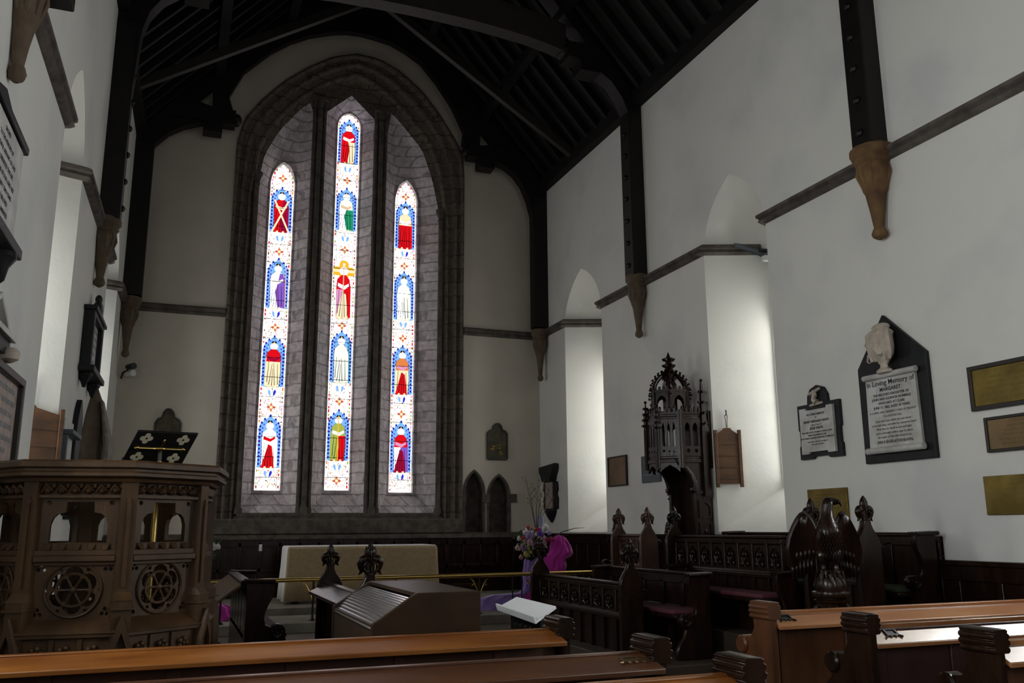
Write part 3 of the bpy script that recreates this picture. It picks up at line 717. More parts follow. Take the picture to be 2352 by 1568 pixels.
lines('HENRY BERNARD WHITE', .5, .452, .05, .042, t, -.087, bold=.0012); lines('DIRECTOR OF', .5, .408, .05, .032, t, -.087); lines('JESSIE WHITE', .5, .365, .05, .042, t, -.087, bold=.0012)
lines('WHO DIED 20TH OCTOBER AT KINGS COURT\nWHILST ON SERVICE AT HIS\nPOST DURING THE EARLY MONTHS OF FEBRUARY', .5, .32, .036, .027, t, -.087, bold=.0006)
lines('"THEY SHALL SHINE AS THE BRIGHT\nTHE STARS FOR EVER."', .5, .20, .034, .024, t, -.087)

# brass plates of the right wall
def plate(name, label, y0, y1, z0, z1, m, frame, fw, body, size, tm=goldink, cat='wall plaque'):
    t = on_right(name, label, cat, y0, y1, z0); w, h = (y1-y0)/2, z1-z0
    if frame:
        p = MB(); p.plate(rect(-w, w, 0, h), [rect(-w+fw, w-fw, fw, h-fw)], -.045, 0); p.box(-w+.01, w-.01, -.015, 0, .01, h-.01); build('frame', p, frame, t, bevel=.006, smooth=0)
    p = MB(); f = fw*.7 if frame else 0; p.box(-w+f, w-f, -.03, -.0 if not frame else -.012, f, h-f); build('engraved_plate', p, m, t, bevel=.004)
    if body: text(body, size, TM(0, -.0305, h-f-size*1.5), t, 'inscription', tm, gap=1.35)
    return t
VERSE = 'TO THE GLORY OF GOD\nAND IN LOVING MEMORY OF\nONE WHO SERVED THIS CHURCH\nFOR MANY YEARS AND FELL ASLEEP\nIN THE HOPE OF A JOYFUL RESURRECTION\nTHIS TABLET IS ERECTED BY HIS FRIENDS'
plate('brass_plaque', 'black framed brass plate, topmost of the three beside the pointed slate tablet', 5.58, 6.655, 2.69, 3.15, oldbrass, frameblack, .045, VERSE, .042)
plate('brass_plaque', 'black framed dark brass plate in the middle of the three beside the slate tablet', 5.60, 6.525, 2.26, 2.61, bronze, frameblack, .03, VERSE, .032)
plate('brass_plaque', 'unframed polished brass plate, lowest of the three beside the slate tablet', 5.62, 6.62, 1.65, 2.03, oldbrass, None, 0, VERSE, .035)
plate('brass_plaque', 'plain dull brass plate on the wall behind the carved eagle', 8.575, 9.285, 1.55, 2.01, oldbrass, None, 0, VERSE, .03)
plate('bronze_plaque', 'glowing bronze plate in a dark frame between the two tall bright window niches', 14.12, 14.85, 2.29, 2.84, bronze, frameblack, .03, None, .03)
plate('slate_plaque', 'blue-grey slate plaque half hidden behind the bishop\'s throne', 12.95, 13.58, 2.30, 2.76, greyslate, None, 0, 'REMEMBER\nIN PEACE\nTHE REVEREND\nDEANS OF THIS\nCATHEDRAL CHURCH', .05, greyink)

# wall monument near the east corner
t = on_right('memorial_monument', 'tall black memorial with a pale centre panel beside the far window niche', 'memorial tablet', 17.18, 17.95, 1.66)
w = .385
p = MB(); p.pillow([(-w*.6, .86), (w*.6, .86), (w*.75, .98), (w, 1.12), (w, 1.24), (-w, 1.20), (-w, 1.08), (-w*.75, .98)], .16, .02, c=-.08); build('carved_head', p, slate, t)
p = MB(); p.plate([(-w*.9, .28), (w*.9, .28), (w*.95, .5), (w*.8, .6), (w*.95, .7), (w*.85, .86), (-w*.85, .86), (-w*.95, .7), (-w*.8, .6), (-w*.95, .5)], [], -.06, 0); build('slate_back', p, slate, t, bevel=.01)
p = MB(); p.box(-w*.46, w*.46, -.09, -.05, .29, .85); build('pale_panel', p, pinkstone, t, bevel=.006)
p = MB(); p.lathe([(.26, .28), (.28, .24), (.2, .14), (.1, .05), (.03, 0)], 10, (0, -.02, 0), .9, .5); build('bracket', p, slate, t)

# hymn boards
def hymn(name, label, loc, rot, w, h, ztop, hookdz):
    t = thing(name, label, 'hymn board', loc, rot, 'hanging hymn boards')
    p = MB(); p.plate([(-w+.03, .05), (w-.03, .05), (w-.03, h-.07), (.07, h), (.05, h+.03), (-.05, h+.03), (-.07, h), (-w+.03, h-.07)], [], -.035, -.01); build('board', p, hymnwood, t, bevel=.004, smooth=0)
    for s in (-1, 1): p = MB(); p.box(s*(w-.02)-.025, s*(w-.02)+.025, -.06, -.005, 0, h-.0); build('side_post', p, hymnwood, t, bevel=.006)
    p = MB()
    for k in range(4): z = h*(.16+.2*k); p.box(-w+.04, w-.04, -.05, -.03, z-.012, z)
    build('number_ledge', p, hymnwood, t)
    p = MB(); p.tube([(0, -.02, h+.02), (-.02, -.015, h+hookdz), (.02, -.015, h+hookdz), (.005, -.02, h+.02)], .006, 5); build('cord', p, string_m, t)
    p = MB(); p.tube([(0, 0, h+hookdz+.0), (0, -.04, h+hookdz), (0, -.05, h+hookdz+.05), (0, -.02, h+hookdz+.07)], .011, 6); build('hook', p, iron, t)
ANG = math.atan2(.40*.8, ND*.8)
a0 = spl_pt(9.78, 11.36, 1, True, .20)
hymn('hymn_board', 'brown wooden hymn board hanging beside the bishop\'s throne', (a0[0]-.012, a0[1]-.02, 2.13), -PI/2+math.atan2(ND, .40)-0.0, .2, .86, 0, .23)
a1 = spl_pt(9.78, 11.36, -1, True, .32)
hymn('hymn_board', 'brown wooden hymn board hanging above the pulpit rim', (a1[0]+.012, a1[1]-.02, 1.95), PI/2-math.atan2(ND, .40), .36, .98, 0, .3)

# north wall monuments
t = on_left('memorial_tablet', 'big white lettered marble tablet with dark edge high on the north wall', 'memorial tablet', 6.2, 7.52, 3.55)
w = .66
p = MB(); p.plate([(-w, .1), (w, .1), (w, .98), (.45, 1.08), (0, 1.2), (-.45, 1.08), (-w, .98)], [], -.07, 0); build('slate_back', p, slate, t, bevel=.01, smooth=0)
p = MB(); p.box(-w+.09, w-.09, -.11, -.06, .2, .93); build('marble_panel', p, marble, t, bevel=.006)
p = MB(); p.box(-w-.04, w+.04, -.16, 0, .08, .17); build('moulded_shelf', p, slate, t, bevel=.015)
p = MB(); p.box(-w-.02, w+.02, -.13, 0, .95, 1.02); build('cornice', p, slate, t, bevel=.015)
for s in (-1, 1): p = MB(); p.lathe([(.10, .1), (.11, .04), (.06, -.04), (.04, -.14), (.01, -.17)], 10, (s*.48, -.06, 0)); build('bracket', p, slate, t)
lines('SACRED\nTO THE MEMORY OF\nA FAITHFUL SERVANT OF GOD\nWHO DEPARTED THIS LIFE\nIN THE YEAR OF OUR LORD 1837\nAGED SEVENTY TWO YEARS\nHE LIVED BELOVED\nAND DIED LAMENTED', 1, .84, .082, .05, t, -.112)
t = on_left('memorial_tablet', 'white marble tablet with a triangular pediment above a brown urn', 'memorial tablet', 6.9, 7.92, 2.92)
p = MB(); p.plate([(-.5, .16), (.5, .16), (0, .42)], [[(-.34, .20), (.34, .20), (0, .37)]], -.09, 0); p.plate([(-.42, .15), (.42, .15), (0, .40)], [], -.03, 0); build('pediment', p, marble, t, bevel=.006, smooth=0)
p = MB(); p.box(-.53, .53, -.12, 0, .12, .165); build('cornice', p, marble, t, bevel=.006)
p = MB(); p.box(-.5, .5, -.08, 0, .0, .118); build('frieze', p, slate, t)
p = MB(); p.lathe([(.02, -.06), (.07, -.03), (.08, .02), (.05, .06)], 12, (.42, -.1, 0)); build('urn', p, cream_marble, t)
t = on_left('memorial_tablet', 'pale lettered panel in a black frame just above the pulpit rim', 'memorial tablet', 7.4, 8.66, 1.9)
p = MB(); p.plate(rect(-.63, .63, 0, .95), [rect(-.56, .56, .07, .88)], -.1, 0); build('frame', p, frameblack, t, bevel=.012, smooth=0)
p = MB(); p.box(-.57, .57, -.05, -.005, .06, .89); build('panel', p, pinkstone, t)
lines('IN MEMORY OF THE OFFICERS\nAND MEN OF THIS PARISH WHO\nGAVE THEIR LIVES FOR THEIR\nCOUNTRY IN THE GREAT WAR\nWHOSE NAMES ARE WRITTEN HERE\nTHEIR NAME LIVETH\nFOR EVERMORE', 1, .78, .1, .065, t, -.052, greyink)
t = on_left('stone_bracket', 'small pale stone panel on a bracket next to the pulpit hymn board', 'memorial tablet', 11.55, 12.35, 2.05)
p = MB(); p.box(-.36, .36, -.06, 0, .12, .82); build('panel', p, marble, t, bevel=.01)
p = MB(); p.box(-.4, .4, -.16, 0, .62, .68); p.box(-.4, -.33, -.1, 0, .0, .62); build('ledge', p, greyslate, t, bevel=.01)
t = on_left('memorial_tablet', 'flat black round-headed slate between the bracket panel and the carved drapery', 'memorial tablet', 12.55, 13.15, 1.5)
p = MB(); p.plate(lancet(-.28, .28, .2, 1.2, 1.76)+[], [], -.07, 0); build('slate', p, slate, t, bevel=.01)
t = on_left('carved_monument', 'brown and grey carved stone drapery monument tapering to a point below the pulpit opening', 'memorial tablet', 13.2, 14.9, 1.25)
p = MB()
p.loft([[(x*s+o, -d*(1-abs(x)**2)*.9-.02, z) for x in (-1, -.6, -.2, .2, .6, 1)]+[(s+o, 0, z), (-s+o, 0, z)] for z, s, d, o in ((0, .05, .05, -.3), (.25, .25, .16, -.28), (.6, .45, .25, -.2), (1.1, .55, .34, -.1), (1.55, .5, .3, 0), (1.95, .35, .22, .2), (2.2, .22, .16, .4), (2.42, .04, .05, .6))])
build('drapery', p, corbel_m, t)
p = MB()
for k in range(7):
    a = -.45+.15*k; p.tube([(a*.3-.25, -.15, .1), (a*.9-.1, -.33, .9), (a*.8, -.33, 1.5), (a*.3+.35, -.16, 2.2)], [.02, .05, .045, .015], 6)
build('carved_folds', p, mat('pale_drapery', (.33, .28, .24), .8, noise=.4, nscale=8), t)
t = on_left('memorial_tablet', 'dark framed memorial with a carved crest under the north wall corbel', 'memorial tablet', 12.6, 14.0, 3.5)
p = MB(); p.plate(rect(-.62, .62, .16, 1.0), [rect(-.5, .5, .26, .9)], -.14, 0); p.box(-.7, .7, -.2, 0, .12, .2); p.box(-.68, .68, -.17, 0, .96, 1.02); build('frame', p, slate, t, bevel=.012, smooth=0)
p = MB(); p.box(-.52, .52, -.07, 0, .25, .92); build('panel', p, marble, t)
lines('IN MEMORY OF A DEAR FATHER\nWHO FOR THIRTY YEARS\nMINISTERED IN THIS PLACE\nAND OF HIS WIFE\nREQUIESCANT IN PACE', 1, .8, .11, .07, t, -.072, greyink)
p = MB()
p.ell((0, -.1, 1.1), (.16, .07, .14)); p.ell((-.22, -.09, 1.06), (.12, .05, .08)); p.ell((.22, -.09, 1.06), (.12, .05, .08)); p.ell((0, -.1, 1.25), (.07, .05, .07)); build('carved_crest', p, slate, t)
for s in (-1, 1): p = MB(); p.lathe([(.09, .13), (.1, .08), (.05, 0), (.02, -.08)], 8, (s*.5, -.07, 0)); build('bracket', p, slate, t)

# east wall panels and fittings
def panel(label, x0, x1, z0, z1):
    t = on_east('painted_panel', label, 'plaque', x0, x1, z0, 'shouldered plaques on the east wall'); w = (x1-x0)/2; h = z1-z0
    o = [(-w, .04), (-w+.03, 0), (w-.03, 0), (w, .04), (w, h*.72), (w*.8, h*.80), (w*.52, h*.83), (w*.42, h*.93), (w*.2, h*.99), (0, h), (-w*.2, h*.99), (-w*.42, h*.93), (-w*.52, h*.83), (-w*.8, h*.80), (-w, h*.72)]
    p = MB(); p.plate(o, [inset(o, .03)], -.045, 0); build('rim', p, frameblack, t, smooth=0)
    p = MB(); p.plate(inset(o, .028), [], -.02, 0); build('painted_face', p, painted, t, smooth=0)
    p = MB(); rn = random.Random(x0)
    for k in range(7): p.ell((w*.7*(rn.random()*2-1), -.022, h*(.15+.3*rn.random())), (.05, .008, .035), 8, 4)
    build('gilt_figures', p, oldbrass, t)
panel('dark gilt shouldered plaque above the twin stone recesses', 6.35, 6.84, 3.01, 3.83)
panel('dark shouldered plaque standing out behind the pulpit book desk', -.45, .04, 2.85, 3.87)
t = thing('spotlight_pair', 'two small wall spotlights on a bracket below the corner corbel', 'spotlight', (-1.0, 18.1, 4.5), 0)
p = MB(); p.tube([(-.1, .03, -.1), (-.08, -.03, .0), (.02, -.06, .06)], .02, 6); build('bracket', p, iron, t)
for z in (-.02, .12): p = MB(); p.tube([(.0, -.04, z), (.12, -.2, z)], [.05, .062], 10); build('lamp_head', p, whiteplastic if z < 0 else iron, t)
t = on_east('light_switch', 'small white switch on the panelling beside the altar', 'switch', 1.62, 1.68, 1.14); t.location.y = EY-.10; W[t.name] = Matrix.Translation(t.location)
p = MB(); p.box(-.03, .03, -.02, 0, 0, .13); build('plate', p, whiteplastic, t, bevel=.005)
p = MB(); p.box(-.012, .012, -.035, -.018, .05, .08); build('rocker', p, whiteplastic, t)

# grey wedge with a black bar, purpose unknown, in the near niche
t = thing('fitting', 'grey wedge-shaped fitting with a black bar mounted beside the string course in the bright niche', 'fitting', (RX+.62, 10.72, 5.62), 0)
p = MB(); p.loft([[(-.25, .35, .32), (-.22, .35, .25), (.05, 0, .0), (.08, 0, .06)], [(.25, .35, .32), (.28, .35, .25), (.3, 0, .0), (.3, 0, .06)]]); build('wedge_hood', p, greyslate, t)
p = MB(); p.tube([(-.05, -.02, .1), (.25, -.02, .14)], .03, 8); build('black_bar', p, iron, t)
p = MB(); p.box(.0, .3, -.08, 0, -.06, .02); build('bracket', p, whiteplastic, t)
# ================================================================== pulpit
PC = (-.456, 6.96); AP, HS = .676, .28
pul = thing('pulpit', 'tall eight-sided carved oak pulpit with open arches and pierced wheel panels', 'pulpit', (PC[0], PC[1], 0))
def FM(k, off=0): return Matrix.Rotation(math.radians(-8+45*k), 4, 'Z') @ Matrix.Translation((0, -AP-off, 0))
def octo(mb, r, z0, z1, a=-8, r1=None):
    R0 = r/math.cos(PI/8); R1 = (r1 or r)/math.cos(PI/8)
    mb.loft([[(R*math.cos(math.radians(a-90+22.5+45*k)), R*math.sin(math.radians(a-90+22.5+45*k)), z) for k in range(8)] for R, z in ((R0, z0), (R1, z1))])
def octoring(mb, ro, ri, prof, a=-8):
    loops = []
    for r, z in prof:
        R = r/math.cos(PI/8); loops.append([(R*math.cos(math.radians(a-90+22.5+45*k)), R*math.sin(math.radians(a-90+22.5+45*k)), z) for k in range(8)])
    mb.loft(loops+[loops[0]], cap=False)
mb = MB(); octoring(mb, 0, 0, [(AP-.10, 1.99), (AP+.115, 1.99), (AP+.13, 1.975), (AP+.13, 1.945), (AP+.10, 1.935), (AP+.10, 1.92), (AP+.115, 1.91), (AP+.115, 1.89), (AP+.07, 1.875), (AP+.06, 1.855), (AP-.05, 1.85), (AP-.10, 1.9)]); build('rim', mb, oak, pul, smooth=20)
OPEN = [(-.17, 1.47), (.17, 1.47), (.17, 1.585), (.155, 1.63), (.13, 1.655), (.085, 1.665), (.08, 1.73), (-.08, 1.73), (-.085, 1.665), (-.13, 1.655), (-.155, 1.63), (-.17, 1.585)]
for k in range(8):
    M = FM(k)
    mb = MB(); mb.M = M
    fo = foil(0, 1.185, .088, .058, 6, 8)
    holes = [OPEN, circ(-.185, 1.725, .016, 8), circ(.185, 1.725, .016, 8), fo]
    holes += [circ(.16*math.cos(a), 1.185+.142*math.sin(a), .013, 6) for a in [PI/2+PI/6+PI/3*q for q in range(6)] if abs(.16*math.cos(a)) < .2]
    for sx in (-1, 1):
        for sz in (-1, 1):
            for q in range(3): a = PI/2+q*2*PI/3; holes.append(circ(sx*.195+.018*math.cos(a), 1.185+sz*.135+.018*math.sin(a), .014, 6))
    mb.plate(rect(-.235, .235, .98, 1.86), holes, -.0, .035)
    f = build('pierced_panel', mb, oak, pul, smooth=20)
    mb = MB(); mb.M = M      # wheel: ring, spokes, hub
    mb.tube([(.10*math.cos(a), .008, 1.185+.10*math.sin(a)) for a in [2*PI*i/24 for i in range(25)]], .010, 6, cap=False)
    for q in range(3): a = q*PI/3; mb.tube([(-.10*math.cos(a), .008, 1.185-.10*math.sin(a)), (.10*math.cos(a), .008, 1.185+.10*math.sin(a))], .008, 5)
    mb.ell((0, .005, 1.185), (.022, .016, .022))
    mb.tube([(.165*math.cos(a), -.005, 1.185+.165*math.sin(a)) for a in [2*PI*i/28 for i in range(29)]], .009, 5, cap=False)
    build('wheel_tracery', mb, oak, f)
    mb = MB(); mb.M = M
    mb.box(-.24, .24, -.03, .02, 1.395, 1.43); mb.box(-.24, .24, -.045, .02, 1.36, 1.395); mb.box(-.24, .24, -.02, .02, 1.335, 1.36)
    for q in range(5):
        x = -.17+.085*q; mb.loft([[(x-.028, .0, 1.47), (x+.028, .0, 1.47), (x+.012, -.035, 1.43), (x-.012, -.035, 1.43)], [(x-.028, .03, 1.47), (x+.028, .03, 1.47), (x+.028, .03, 1.43), (x-.028, .03, 1.43)]])
    mb.box(-.24, .24, -.0, .03, 1.462, 1.475); build('mid_rail', mb, oak, f, bevel=.004)
    mb = MB(); mb.M = M; mb.box(-.245, .245, -.035, .0, 1.755, 1.772)
    for q in range(6):
        x = -.2+.08*q
        mb.ell((x, -.012, 1.81), (.035, .03, .03), 8, 5); mb.tube([(x-.03, -.03, 1.79), (x, -.045, 1.83), (x+.035, -.03, 1.80)], [.008, .012, .006], 5); mb.ell((x+.04, -.02, 1.83), (.018, .02, .018), 6, 4)
    build('carved_frieze', mb, oak, f)
    mb = MB(); mb.M = M
    mb.loft([[(-.25, .03, 1.02), (.25, .03, 1.02), (.25, -.01, 1.01), (-.25, -.01, 1.01)], [(-.29, .03, .93), (.29, .03, .93), (.29, -.10, .93), (-.29, -.10, .93)]])
    mb.box(-.285, .285, -.09, .03, .905, .93); mb.box(-.27, .27, -.06, .03, .74, .905); mb.box(-.30, .30, -.11, .03, .70, .74)
    for q in (-1, 0, 1):
        for j in range(5): a = 2*PI*j/5; mb.ell((q*.16+.028*math.cos(a), -.07, .82+.028*math.sin(a)), (.02, .022, .02), 6, 4)
        mb.ell((q*.16, -.08, .82), .014, 6, 4)
    for q in (-1, 1): mb.box(q*.08-.015, q*.08+.015, -.075, -.05, .745, .90)
    build('base_moulding', mb, oak, f, bevel=.004)
    # buttress post at the vertex
    mb = MB(); mb.M = Matrix.Rotation(math.radians(-8+45*k+22.5), 4, 'Z') @ Matrix.Translation((0, -AP/math.cos(PI/8), 0))
    mb.box(-.05, .05, -.035, .06, 1.14, 1.86)
    mb.box(-.012, .012, -.05, -.03, 1.2, 1.72); mb.ell((0, -.035, 1.73), (.014, .02, .03), 6, 4)
    mb.loft([[(-.05, -.04, 1.17), (.05, -.04, 1.17), (.05, .06, 1.17), (-.05, .06, 1.17)], [(-.062, -.085, 1.12), (.062, -.085, 1.12), (.062, .06, 1.12), (-.062, .06, 1.12)]])
    mb.box(-.058, .058, -.08, .06, 1.08, 1.12); mb.box(-.068, .068, -.095, .06, 1.065, 1.08); mb.box(-.058, .058, -.075, .06, .72, 1.065)
    mb.plate([(-.062, .74), (.062, .74), (.062, .85), (0, 1.03), (-.062, .85)], [[(-.035, .76), (.035, .76), (.035, .84), (0, .93), (-.035, .84)]], -.115, -.07)
    mb.box(-.075, .075, -.13, .06, .70, .74); build('buttress_post', mb, oak, pul, bevel=.005)
mb = MB(); octo(mb, AP-.03, .90, .95); build('floor_boards', mb, oak, pul)
mb = MB(); octo(mb, AP+.10, .0, .12); octo(mb, AP+.04, .12, .62, r1=AP-.05); octo(mb, AP+.08, .62, .70); build('plinth', mb, smooth_stone, pul, bevel=.01)
pale_brass = mat('pale_brass', (.62, .57, .42), .5, .2)
# book desk on its brass pole
t = thing('book_desk', 'black sloping book desk with four brass quatrefoils rising above the pulpit rim', 'book desk', (-.12, 7.08, .95))
mb = MB(); mb.tube([(0, 0, 0), (0, 0, 1.10)], .022, 10); mb.lathe([(.07, 0), (.06, .02), (.03, .05)], 12); mb.ell((0, 0, 1.04), (.035, .035, .03)); build('brass_pole', mb, brass, t)
DM = Matrix.Translation((0, .0, 1.205)) @ Matrix.Rotation(math.radians(12), 4, 'Z') @ Matrix(((1, 0, .3, 0), (0, 1, 0, 0), (0, 0, 1, 0), (0, 0, 0, 1))) @ Matrix.Rotation(math.radians(40), 4, 'X')
mb = MB(); mb.M = DM; mb.box(-.215, .215, -.01, .01, -.145, .145); mb.box(-.215, .215, -.0, .06, -.155, -.14); top = build('desk_board', mb, iron, t, bevel=.003)
for sx in (-1, 1):
    for sz in (-1, 1):
        mb = MB(); mb.M = DM; mb.plate(foil(sx*.13, sz*.085, .026, .02, 4, 7), [circ(sx*.13, sz*.085, .01, 6)], -.014, -.008); build('quatrefoil', mb, pale_brass, top)
mb = MB(); mb.M = DM; mb.tube([(-.18, -.016, 0), (.18, -.016, 0)], .007, 6); mb.ell((0, -.02, 0), (.05, .012, .016)); mb.ell((0, -.02, .06), (.012, .01, .03)); mb.ell((-.16, -.018, 0), (.015, .01, .015)); mb.ell((.16, -.018, 0), (.015, .01, .015)); build('brass_bar', mb, brass, top)
mb = MB(); mb.tube([(0, 0, 1.02), (0, .0, 1.10), (.0, .02, 1.19)], .016, 6); build('bracket', mb, iron, t)

# ================================================================== poppyheads, desks, benches
def poppy(mb, z, s=1.0, leafy=False, d=.05):
    S = lambda x, y, zz: (x*s, y*s, z+zz*s)
    mb.pillow([(a*s, z+b*s) for a, b in [(-.06, -.03), (.06, -.03), (.052, .02), (.05, .1), (.05, .2), (-.05, .2), (-.05, .1), (-.052, .02)]], d, .008)
    mb.lathe([(q*s, w_*s) for q, w_ in ((.04, .13), (.052, .165), (.061, .20), (.067, .235), (.067, .265), (.060, .295), (.047, .325), (.028, .352), (.012, .370), (.002, .378))], 16, (0, 0, z), 1, .72)
    for q in (-1, 1):
        mb.stube([S(q*.015, 0, .14), S(q*.055, 0, .188), S(q*.092, 0, .182), S(q*.112, 0, .145), S(q*.108, 0, .095), S(q*.104, 0, .055), S(q*.136, 0, .012)], [.034*s, .048*s, .052*s, .048*s, .037*s, .026*s, .006*s])
        mb.stube([S(q*.05, -.03, .16), S(q*.078, -.046, .12), S(q*.07, -.034, .05), S(q*.03, -.028, -.01)], [.010*s, .018*s, .014*s, .004*s], 8)
    mb.stube([S(0, -.03, .02), S(0, -.042, .14), S(0, -.046, .26), S(0, -.02, .36)], [.006*s, .013*s, .011*s, .003*s], 8)
    if leafy:
        for q in (-1, 1):
            for j in range(4):
                mb.stube([S(0, -.035, .10+.06*j), S(q*.03, -.05, .14+.06*j), S(q*.062*(1-.12*j), -.032, .15+.06*j)], [.007*s, .012*s, .005*s], 6)
            for j in range(3): mb.stube([S(q*.05, -.01, .21+.045*j), S(q*(.075-.012*j), -.005, .215+.045*j), S(q*(.082-.014*j), 0, .245+.045*j)], [.016*s, .016*s, .004], 6)
            mb.stube([S(q*.03, -.04, .04), S(q*.07, -.05, .06), S(q*.085, -.045, .10), S(q*.06, -.05, .12)], [.008*s, .012*s, .012*s, .006*s], 6)
    mb.ell(S(0, -.02, .01), (.045*s, .04*s, .03*s), 10, 6)
def end_panel(parent, M, w, ztop, z0, m, leafy=False, name='end_panel'):
    """shouldered bench end in the local xz plane; ztop is the tip of its poppyhead"""
    ps = .68; zn = ztop-.378*ps; s = w/2
    o = [(-s, z0), (s, z0), (s, zn-.24), (s*.97, zn-.19), (s*.86, zn-.145), (s*.66, zn-.10), (s*.46, zn-.06), (s*.34, zn-.02), (s*.3, zn+.02)]
    o = o + [(-a, b) for a, b in o[:1:-1]]
    mb = MB(); mb.M = M; mb.pillow(o, .075, .010); e = build(name, mb, m, parent)
    mb = MB(); mb.M = M; poppy(mb, zn, ps*(1.15 if leafy else 1), leafy); build('poppyhead', mb, m, e, smooth=70)
    return e
def desk(label, X, Y0, Y1, zr, z0, ztop, sx, npan, zm, zt, m=dark, group='carved choir stall desks', leafy=(0, 0), rest=True, ends=(1, 1)):
    """front faces -x for sx = 1; runs from Y0 (near) to Y1"""
    L = Y1-Y0; t = thing('choir_desk', label, 'choir stall', (X, Y0, 0), 0, None)
    for i, y in enumerate((0, L)):
        if ends[i]: end_panel(t, Matrix.Translation((0, y, 0)), .29, ztop, z0, m, leafy[i])
    B = lambda mb, a, b, *r: mb.box(min(a*sx, b*sx), max(a*sx, b*sx), *r)
    mb = MB(); B(mb, -.035, .06, .03, L-.03, zr-.035, zr); B(mb, -.02, .05, .03, L-.03, zr-.10, zr-.035); build('top_rail', mb, m, t, bevel=.012)
    mb = MB(); B(mb, .01, .03, .03, L-.03, z0, zr-.1)
    B(mb, -.03, .02, .03, L-.03, z0, z0+.11); B(mb, -.03, .02, .03, L-.03, zm-.05, zm+.01)
    for k in range(npan+1):
        y = .03+(L-.06)*k/npan; B(mb, -.022, .02, max(.03, y-.022), min(L-.03, y+.022), z0, zr-.09)
    mb.loft([[(-.035*sx, y, zm-.02), (-.02*sx, y, zm+.03), (.02*sx, y, zm+.03), (.02*sx, y, zm-.02)] for y in (.03, L-.03)])
    fr = build('front_frame', mb, m, t, bevel=.005)
    pw = (L-.06)/npan
    for k in range(npan):
        yc = .03+pw*(k+.5); h = zt-zm-.03; hw_ = pw/2-.022
        mb = MB(); zc = zm+.03
        o = rect(yc-hw_, yc+hw_, zc, zt)
        a = lancet(yc-hw_*.82, yc+hw_*.82, zc+.03, zc+h*.55, zt-.025, 5)
        mb.plate(o, [a], -.008*sx, .012*sx, 'x')
        for q in (-1, 1):
            mb.tube([(-.002*sx, yc, zc+.02), (-.012*sx, yc+q*hw_*.4, zc+h*.3), (-.012*sx, yc+q*hw_*.5, zc+h*.5), (-.008*sx, yc, zc+h*.62), (-.004*sx, yc-q*hw_*.3, zc+h*.8)], [.006, .011, .012, .010, .005], 5)
            mb.ell((-.012*sx, yc+q*hw_*.45, zc+h*.22), (.014, .022, .028), 6, 4); mb.ell((-.012*sx, yc+q*hw_*.25, zc+h*.6), (.014, .02, .026), 6, 4)
        mb.ell((-.016*sx, yc, zc+h*.4), (.018, .02, .03), 6, 4)
        build('tracery_panel', mb, m, t)
    if rest:
        mb = MB(); mb.loft([[(.05*sx, y, zr-.01), (.05*sx, y, zr-.035), (.24*sx, y, zr-.12), (.24*sx, y, zr-.09)] for y in (.04, L-.04)]); build('book_rest', mb, m, t, bevel=.004)
    return t
def bench_outline(h):
    return [(0, 0), (0, h), (.27, h), (.28, h-.09), (.268, h-.16), (.235, h-.22), (.205, h-.29), (.19, h-.36), (.205, h-.42), (.26, h-.445), (.32, h-.42), (.37, h-.44), (.39, h-.49), (.37, h-.55), (.335, h-.59), (.36, h-.66), (.42, h-.74), (.45, h-.80 if h > .85 else .02), (.45, 0)]
def bench(label, X, Y0, Y1, zr, z0, zs, sx, npan, m=dark, cushion=None, back=True, seatd=.42, ends=(1, 1)):
    """back at local x = 0, sitter faces -x for sx = 1"""
    L = Y1-Y0; t = thing('choir_bench', label, 'choir stall', (X, Y0, z0), 0)
    h = zr-z0
    for i, y in enumerate((0, L)):
        if not ends[i]: continue
        mb = MB(); mb.pillow([(-sx*a, b) for a, b in bench_outline(h)], .07, .008, c=y); e = build('end_panel', mb, m, t)
        mb = MB()
        for k in range(3): mb.tube([(sx*.02, y-.05+.05*k, h+.005), (-sx*.28, y-.05+.05*k, h-.005)], .022, 8)
        build('reeded_cap', mb, m, e)
        mb = MB(); mb.M = Matrix.Translation((-sx*.325, y, h-.49)) @ Matrix.Rotation(PI/2, 4, 'X'); mb.lathe([(.001, -.064), (.02, -.066), (.03, -.056), (.05, -.066), (.068, -.064), (.076, -.05), (.076, .05), (.068, .064), (.05, .066), (.03, .056), (.02, .066), (.001, .064)], 18)
        for q in range(6): mb.ell((.045*math.cos(q*PI/3), .045*math.sin(q*PI/3), .062), (.014, .014, .008), 6, 4)
        build('scroll_knob', mb, m, e)
    B = lambda mb, a, b, *r: mb.box(min(-a*sx, -b*sx), max(-a*sx, -b*sx), *r)
    if back:
        mb = MB(); B(mb, -.05, .06, .04, L-.04, h-.03, h+.01); B(mb, -.01, .045, .04, L-.04, h-.13, h-.03); build('top_rail', mb, m, t, bevel=.01)
        mb = MB(); B(mb, .0, .02, .04, L-.04, .02, h-.1); B(mb, .0, .04, .04, L-.04, zs-z0, zs-z0+.05)
        for k in range(npan+1): y = .04+(L-.08)*k/npan; B(mb, .0, .045, max(.04, y-.04), min(L-.04, y+.04), zs-z0, h-.1)
        build('backrest', mb, m, t, bevel=.005)
    mb = MB(); B(mb, .03, seatd, .04, L-.04, zs-z0-.045, zs-z0); B(mb, .03, .08, .04, L-.04, .0, zs-z0-.04); build('seat', mb, m, t, bevel=.012)
    if cushion: mb = MB(); B(mb, .05, seatd+.01, .06, L-.06, zs-z0, zs-z0+.045); build('seat_cushion', mb, cushion, t, bevel=.015)
    return t
